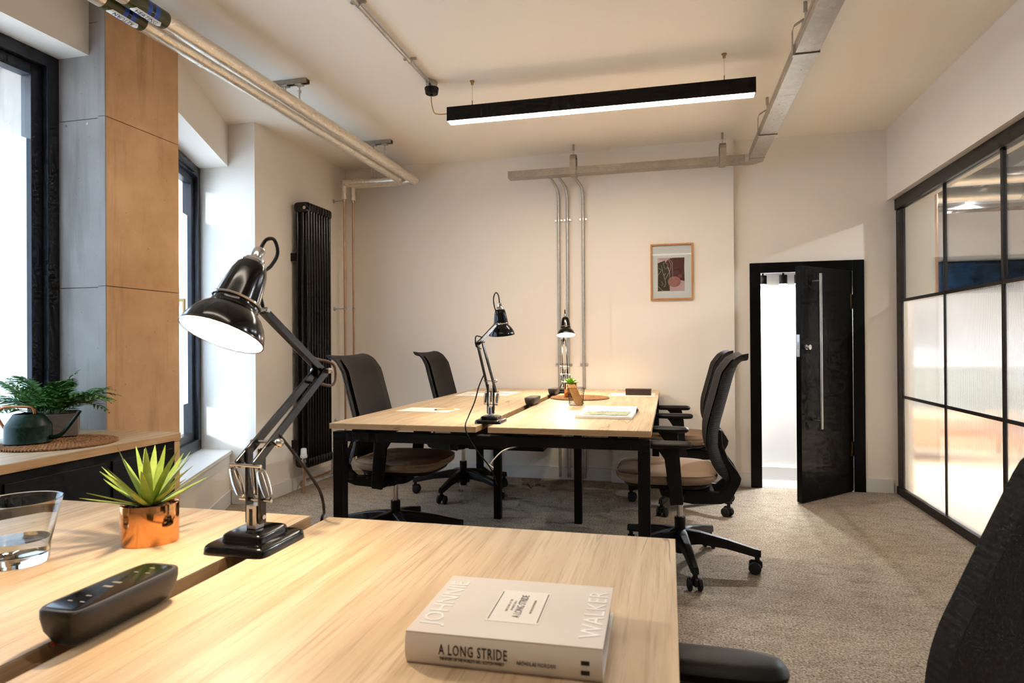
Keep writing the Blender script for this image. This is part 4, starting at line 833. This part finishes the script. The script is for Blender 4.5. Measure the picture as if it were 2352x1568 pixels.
# power modules
MT['module'] = pm('module_grey_plastic', S(44, 40, 37), .45, var=.05); MT['module_top'] = pm('module_black_top', S(20, 19, 19), .12, var=.05)
def module(x, y, hl, label, detail):
    t = loc_thing('power_module', x, y, Dz-.002, label, 'power module', 0, 'desk power modules')
    b = MB(); rings = []
    for z, wx, in_ in ((0.0, .014, .016), (.006, .022, .010), (.020, .0305, .003), (.036, .0335, 0), (.0455, .0335, .0), (.0475, .032, .0015)):
        rings.append([V((math.copysign(abs(math.cos(a))**.35, math.cos(a))*wx, math.copysign(abs(math.sin(a))**.35, math.sin(a))*(hl-in_), z)) for a in [2*PI*i/40 for i in range(40)]])
    b.loft(rings); b.build('body', MT['module'], t)
    MB().slab(.0265, hl-.008, [(.0470, 0), (.0482, 0), (.0484, .001)], 40, 9).build('socket_plate', MT['module_top'], t)
    if detail:
        MT['socket'] = pm('socket_slot', S(120, 112, 100), .4); 
        for yc in (-.050, .052):
            for q in ((-.004, .004, yc+.010, yc+.0125), (-.013, -.006, yc-.008, yc-.0055), (.006, .013, yc-.008, yc-.0055)): MB().box(q[0], q[1], q[2], q[3], .0484, .0487).build('socket_slot', MT['socket'], t)
        for yc in (-.010, .004): MB().box(-.010, .004, yc, yc+.005, .0484, .0488).build('usb_port', MT['socket'], t)
        MB().cyl((-.012, -hl+.0105, .004), (-.012, -hl+.0085, .004), .0022, n=10).build('red_indicator', MT['red'], t)
    return t
module(-.712, .700, .087, 'dark power module with sockets on the near desk gap', True)
module(-.790, 3.74, .10, 'brown-grey power module behind the lamp on the far desk gap', False)
module(-.792, 4.485, .085, 'brown-grey power module furthest along the far desk gap', False)

# succulents in copper pots
def leaf_mesh(L_, wd, bend, up_, n=9, pinch=1.0):
    b = MB(); rings = []
    for i in range(n):
        f = i/(n-1); x = L_*(f*math.cos(up_)) + bend*f*f*L_*.5; z = L_*(f*math.sin(up_))-bend*abs(bend)*0*f - (bend*f*f*L_*.45 if bend > 0 else 0) + (-bend*f*f*L_*.3 if bend < 0 else 0)
        ww = wd*(math.sin(PI*min(1, .18+f*.82))**.8)*(1-.15*f)+.0004; th = ww*.28+.0004
        rings.append([V((x, -ww, z+th*.9)), V((x, 0, z-th*.3)), V((x, ww, z+th*.9)), V((x, 0, z+th*1.1))])
    b.loft(rings); return b.mesh('leaf', sharp=80)
def succulent(x, y, z, label, pr, ph, ovalx, ovaly, specs, mat, seed, rz=0):
    t = loc_thing('potted_succulent', x, y, z, label, 'plant', rz, 'succulents in copper pots'); rn = random.Random(seed)
    b = MB(); b.lathe([(.001, 0), (pr*.97, 0), (pr, .003), (pr, ph-.002), (pr*.985, ph), (pr*.955, ph-.002), (pr*.95, ph-.012), (.001, ph-.012)], 56, None, False, False, ovalx, ovaly); b.build('pot', MT['rose_gold'], t, sharp=50)
    b = MB(); b.lathe([(pr*.945, ph-.0118), (pr*.8, ph-.006), (.001, ph-.003)], 32, None, False, False, ovalx, ovaly)
    for _ in range(60):
        a = rn.uniform(0, 2*PI); r = pr*.85*math.sqrt(rn.random()); b.sphere((r*math.cos(a)*ovalx, r*math.sin(a)*ovaly, ph-.006), rn.uniform(.002, .0035), 6, 4)
    b.build('gravel', MT['soil'], t)
    for az, L_, wd, upd, bend in specs:
        me = leaf_mesh(L_, wd, bend, math.radians(upd)); o = link('leaf', me, mat, t); o.location = (.004*math.cos(az), .004*math.sin(az), ph-.008); o.rotation_euler = (0, 0, az)
    return t
rn = random.Random(11); sp1 = []
for k in range(11): sp1.append((2*PI*k/11+rn.uniform(-.2, .2), rn.uniform(.105, .13), .0062, rn.uniform(14, 34), rn.uniform(-.25, .15)))
for k in range(11): sp1.append((2*PI*(k+.5)/11+rn.uniform(-.2, .2), rn.uniform(.105, .128), .0074, rn.uniform(40, 56), rn.uniform(-.15, .15)))
for k in range(7): sp1.append((2*PI*k/7+rn.uniform(-.3, .3), rn.uniform(.105, .130), .0080, rn.uniform(62, 80), rn.uniform(-.1, .2)))
succulent(-.930, .992, Dz, 'spiky yellow-green succulent in an oval copper pot on the near desk', .046, .072, 1.05, .82, sp1, MT['succulent'], 3, math.radians(35))
sp2 = []
for k in range(8): sp2.append((2*PI*k/8, .055, .016, 20, .1))
for k in range(7): sp2.append((2*PI*(k+.5)/7, .055, .016, 42, .1))
for k in range(5): sp2.append((2*PI*k/5, .05, .014, 68, .1))
succulent(-.635, 4.22, Dz+.012, 'small rosette succulent in a copper pot on the far desk mat', .042, .085, 1, 1, sp2, MT['succulent_b'], 5)

# ------------------------------------------------------------------ far desk items
def woven(name, x, y, z, R_, label, cat):
    t = loc_thing(name, x, y, z, label, cat); rn = random.Random(4); b = MB(); ring = 0; r = .006
    while r < R_:
        n = max(6, int(2*PI*r/.0115)); 
        for k in range(n):
            a = 2*PI*(k+.5*(ring % 2))/n; tilt = .62 if ring % 2 else -.62; M = RZ(a+PI/2+tilt+rn.uniform(-.15, .15)); b.sphere((r*math.cos(a), r*math.sin(a), .005+rn.uniform(-.0006, .0006)), .0085, 6, 4, (1, .42, .5), M)
        r += .0076; ring += 1
    b.build('braid', MT['seagrass'], t); return t
MT['seagrass'] = pm('seagrass_braid', S(152, 106, 64), .85, var=.4, scale=60)
woven('woven_placemat', -.573, 4.21, Dz, .195, 'round woven seagrass placemat on the far desk', 'placemat')
# pencil pot
cup = loc_thing('mesh_pencil_cup', -.532, 3.745, Dz, 'brown wire mesh pencil cup on the far desk', 'pencil cup'); MT['brown_metal'] = pm('brown_wire', S(78, 50, 38), .4, .4)
b = MB(); b.lathe([(.040, 0), (.0425, .03), (.0455, .06), (.050, .10)], 36); b.v = b.v
n = 36; rows = 16; b = MB(); vs = []; fs = []
for j in range(rows+1):
    z = .10*j/rows; r = .039+.011*j/rows
    vs += [(r*math.cos(2*PI*(i+.5*(j % 2))/n), r*math.sin(2*PI*(i+.5*(j % 2))/n), z) for i in range(n)]
for j in range(rows):
    for i in range(n): fs.append((j*n+i, j*n+(i+1) % n, (j+1)*n+(i+1) % n, (j+1)*n+i))
b.add(vs, fs); o = b.build('mesh_wall', MT['brown_metal'], cup); wf = o.modifiers.new('wire', 'WIREFRAME'); wf.thickness = .0014; wf.use_even_offset = False
b = MB(); b.cyl((0, 0, 0), (0, 0, .003), .0395, n=32); b.build('cup_base', MT['brown_metal'], cup)
b = MB(); b.tube([(.0505*math.cos(2*PI*i/36), .0505*math.sin(2*PI*i/36), .1005) for i in range(37)], .0016, 6); b.build('rim', MT['brown_metal'], cup)
b = MB(); pts = [(.0036*math.cos(PI/3*i), .0036*math.sin(PI/3*i)) for i in range(6)]; b.prism(pts, 0, .118); b.loft([[V((x, y, .118)) for x, y in pts], [V((x*.1, y*.1, .128)) for x, y in pts]]); pen_me = b.mesh('pencil'); pen_me.materials.append(MT['pencil'])
pwhere = ['leftmost', 'second from the left', 'third from the left', 'middle', 'fifth from the left', 'sixth from the left', 'rightmost']
for k in range(7):
    o = bpy.data.objects.new('pencil', pen_me); COL.objects.link(o); tag(o, 'plain wooden pencil leaning in the mesh cup, '+pwhere[k], 'pencil', 'pencils in the mesh cup')
    p0 = V((-.512-.0+.0035*(k % 2), 3.728+.0085*k-.012, Dz+.005)); p1 = V((-.585+.0068*k, 3.745+.004*(k % 3), Dz+.128)); p0.x = -.527+.0062*k
    o.matrix_world = axis_m(p0, p1-p0)
# open magazine
mg = loc_thing('open_book', -.303, 3.25, Dz, 'open picture book with raised pages at the right of the far desk', 'book', math.radians(-2))
hx = .135
def sheet(b, z_fn, y0, y1, th, n=14):
    vs = []; fs = []
    for i in range(n+1):
        y = y0+(y1-y0)*i/n; z = z_fn(i/n)
        for x in (-hx, hx): vs += [(x, y, z), (x, y, z+th)]
    for i in range(n):
        o = 4*i; fs += [(o+1, o+3, o+7, o+5), (o, o+4, o+6, o+2), (o, o+1, o+5, o+4), (o+2, o+6, o+7, o+3)]
    fs += [(0, 2, 3, 1), (4*n, 4*n+1, 4*n+3, 4*n+2)]; b.add(vs, fs)
b = MB(); sheet(b, lambda f: .004, -.17, .24, .0008); b.build('cover', MT['book_back'], mg)
b = MB(); sheet(b, lambda f: .001+.002*f, -.17, .05, .012); b.build('near_pages', MT['paper'], mg)
b = MB(); sheet(b, lambda f: .005+.026*math.sin(PI*min(1, f*1.1))**.8*(1-.4*f), .05, .24, .006); b.build('raised_pages', MT['paper'], mg)
m, N, L, P = nt('photo_plate'); vec = coords(N, L, (1, 1, 1)); f = noise(N, L, vec, 30, 5, .7, 1); L.new(ramp(N, L, f, [(.3, S(70, 60, 52)), (.45, S(120, 128, 96)), (.58, S(186, 198, 172)), (.7, S(96, 70, 72))]), P.inputs['Base Color']); P.inputs['Roughness'].default_value = .4
b = MB(); vs = []
for y, z in ((-.135, .0153), (.03, .0168)):
    for x in (-.105, .112): vs.append((x, y, z))
b.add(vs, [(0, 1, 3, 2)]); b.build('photo_plate', m, mg)
# dark box on paper
t = loc_thing('paper_sheet', -.25, 4.575, Dz, 'white paper sheet under the dark brown box', 'paper'); MB().box(-.15, .15, -.13, .13, 0, .0006).build('sheet', MT['paper'], t)
t = loc_thing('linen_box', -.21, 4.54, Dz+.0007, 'long dark brown textured box on white paper, far right of the desk', 'box', math.radians(0))
MB().box(-.086, .086, -.035, .035, 0, .034).build('box_body', MT['dark_brown'], t, bevel=.002); MB().box(-.0875, .0875, -.0365, .0365, .030, .0425).build('box_lid', MT['dark_brown'], t, bevel=.002)
# papers on the left
t = loc_thing('paper_sheet', -1.29, 3.335, Dz, 'blank white paper sheet with a pen, left near part of far desk', 'paper', math.radians(-4)); MB().box(-.152, .152, -.098, .098, 0, .0006).build('sheet', MT['paper'], t)
t = loc_thing('pen', -1.19, 3.34, Dz+.005, 'slim pen lying on the blank paper sheet', 'pen', math.radians(38)); MB().cyl((-.055, 0, 0), (.045, 0, 0), .0042, n=12).build('barrel', MT['pencil'], t); MB().cyl((-.055, 0, 0), (-.07, 0, 0), .0042, .001, n=12).build('tip', MT['black_plastic'], t)
for i, (x, y, rz, lab) in enumerate(((-1.37, 4.48, 3, 'left printed layout sheet by the second chair'), (-1.19, 4.52, -4, 'right printed layout sheet overlapping its neighbour'))):
    t = loc_thing('printed_sheet', x, y, Dz+.0008*i, lab, 'paper', math.radians(rz), 'printed sheets on the far desk'); MB().box(-.105, .105, -.19, .19, 0, .0006).build('sheet', MT['paper'], t)
    rn = random.Random(i+3)
    for k in range(5):
        x0 = rn.uniform(-.085, .0); y0 = -.15+.06*k; MB().box(x0, x0+rn.uniform(.05, .085), y0, y0+rn.uniform(.025, .05), .0006, .0009).build('printed_block', pm('print_block', [S(180, 170, 166), S(206, 188, 176), S(150, 146, 150), S(220, 214, 208), S(168, 140, 128)][k], .8), t)
# loose plug under the desk
pg = loc_thing('loose_power_plug', -.79, 3.0, .60, 'white power plug dangling on its cable under the far desk', 'plug')
b = MB(); b.tube(bez([(-.70, 3.10, .59), (-.74, 3.07, .585), (-.79, 3.03, .57), (-.825, 3.0, .535), (-.845, 2.985, .505)], 8), .0035, 8); b.build('cable', MT['white_plastic'], pg, True)
b = MB(); b.M = axis_m((-.848, 2.983, .50), (-.4, -.25, -.6)); b.slab(.018, .022, [(-.012, .004), (-.008, 0), (.010, 0), (.014, .004)], 24, 4); b.build('plug_body', MT['white_plastic'], pg, True)
b = MB(); b.M = axis_m((-.848, 2.983, .50), (-.4, -.25, -.6)); b.slab(.020, .024, [(.014, .003), (.030, 0), (.034, .003)], 24, 4); b.build('plug_face', MT['black_plastic'], pg, True)

# ------------------------------------------------------------------ cabinet and plants on it
cb = loc_thing('storage_cabinet', -2.29, 1.91, 0, 'black storage cabinet with oak top under the big window', 'cabinet')
def cbx(*q): return MB().box(*q)
cbx(-2.55, -2.012, 1.545, 2.28, .04, .70).build('body', MT['black_metal'], cb, True, bevel=.002)
tp = cbx(-2.558, -1.985, 1.53, 2.284, .7265, .73).build('worktop', MT['oak'], cb, True); cbx(-2.558, -1.985, 1.53, 2.284, .70, .7265).build('worktop_edge', MT['oak_edge_y'], tp, True)
for y0, y1 in ((1.565, 1.935), (1.965, 2.265)): cbx(-2.0125, -2.004, y0, y1, .06, .665).build('cabinet_door', MT['black_metal'], cb, True, bevel=.002)
cbx(-2.54, -2.03, 1.56, 2.27, 0, .04).build('plinth', MT['black_metal'], cb, True)
woven('woven_placemat', -2.205, 1.92, Dz, .195, 'round woven seagrass placemat on the black cabinet', 'placemat')
wc = loc_thing('watering_can', -2.285, 1.872, Dz+.011, 'dark green watering can with copper handle on the cabinet', 'watering can')
b = MB(); b.lathe([(.001, 0), (.074, 0), (.0755, .002), (.0735, .006), (.0725, .058), (.0715, .064), (.046, .104), (.0435, .105), (.0435, .102)], 48, None); b.build('body', MT['can_green'], wc)
sdir = V((.93, .37, 0)); b = MB(); pts = bez([sdir*.066+V((0, 0, .018)), sdir*.092+V((0, 0, .018)), sdir*.118+V((0, 0, .034)), sdir*.148+V((0, 0, .072)), sdir*.176+V((0, 0, .112))], 8); b.tube(pts, [.0085-.003*i/len(pts) for i in range(len(pts))], 12); b.build('spout', MT['can_green'], wc)
b = MB(); hd_ = V((-.85, -.35, 0)); b.tube(bez([hd_*-.022+V((0, 0, .10)), hd_*-.020+V((0, 0, .118)), hd_*-.006+V((0, 0, .128)), hd_*.04+V((0, 0, .130)), hd_*.09+V((0, 0, .128)), hd_*.112+V((0, 0, .10)), hd_*.085+V((0, 0, .05)), hd_*.072+V((0, 0, .04))], 8), .0048, 10); b.build('handle', pm('satin_copper', S(190, 122, 76), .35, .8), wc)
fp = loc_thing('potted_fern', -2.385, 2.04, Dz+.0105, 'bushy green fern in a square grey cement pot on the cabinet', 'plant', math.radians(46))
b = MB(); b.box(-.098, .098, -.09, .09, 0, .088); b.build('pot', MT['pot_grey'], fp, bevel=.004); MB().box(-.088, .088, -.08, .08, .0882, .0895).build('soil', MT['soil'], fp)
rn = random.Random(21)
def frond(L_, droop, seed):
    rn = random.Random(seed); n = 13; b = MB(); path = []
    for i in range(n+1):
        f = i/n; path.append(V((L_*f*(1-.18*f*droop), .012*math.sin(f*3+seed), L_*(.62*f-.72*droop*f*f))))
    b.tube(path, [.0016*(1-.7*i/n) for i in range(n+1)], 5)
    for i in range(2, n+1):
        f = i/n; p = path[i]; d = (path[i]-path[i-1]).normalized(); side = V((0, 0, 1)).cross(d).normalized(); upn = d.cross(side)
        ll = .056*math.sin(PI*min(1, .12+f*.86))**.7*(1-.25*f)*L_/.2; ww = .0048*L_/.2
        for s in ((-1, 1) if i < n else (0,)):
            dr = (side*s*.88+d*.55).normalized() if s else d; q = dr.cross(upn).normalized(); tipz = -upn*ll*rn.uniform(-.05, .28)
            b.add([p, p+dr*ll*.35+q*ww+upn*.001, p+dr*ll+tipz, p+dr*ll*.35-q*ww+upn*.001, p+dr*ll*.4-upn*.0012], [(0, 1, 4), (1, 2, 4), (2, 3, 4), (3, 0, 4), (0, 3, 2, 1)])
    return b.mesh('frond', sharp=60)
fm = [frond(.20+.018*k, .40+.13*k, k) for k in range(5)]
for m_ in fm: m_.materials.append(MT['fern'])
for k in range(46):
    o = bpy.data.objects.new('frond', fm[k % 5]); COL.objects.link(o); o.parent = fp; a = 2*PI*k*.382+rn.uniform(-.2, .2); r = rn.uniform(.0, .06)
    s_ = rn.uniform(.8, 1.08); o.location = (r*math.cos(a), r*math.sin(a), .088); o.rotation_euler = (rn.uniform(-.25, .25), rn.uniform(-.85, .15)*(.9 if k % 3 else .3), a); o.scale = (s_,)*3
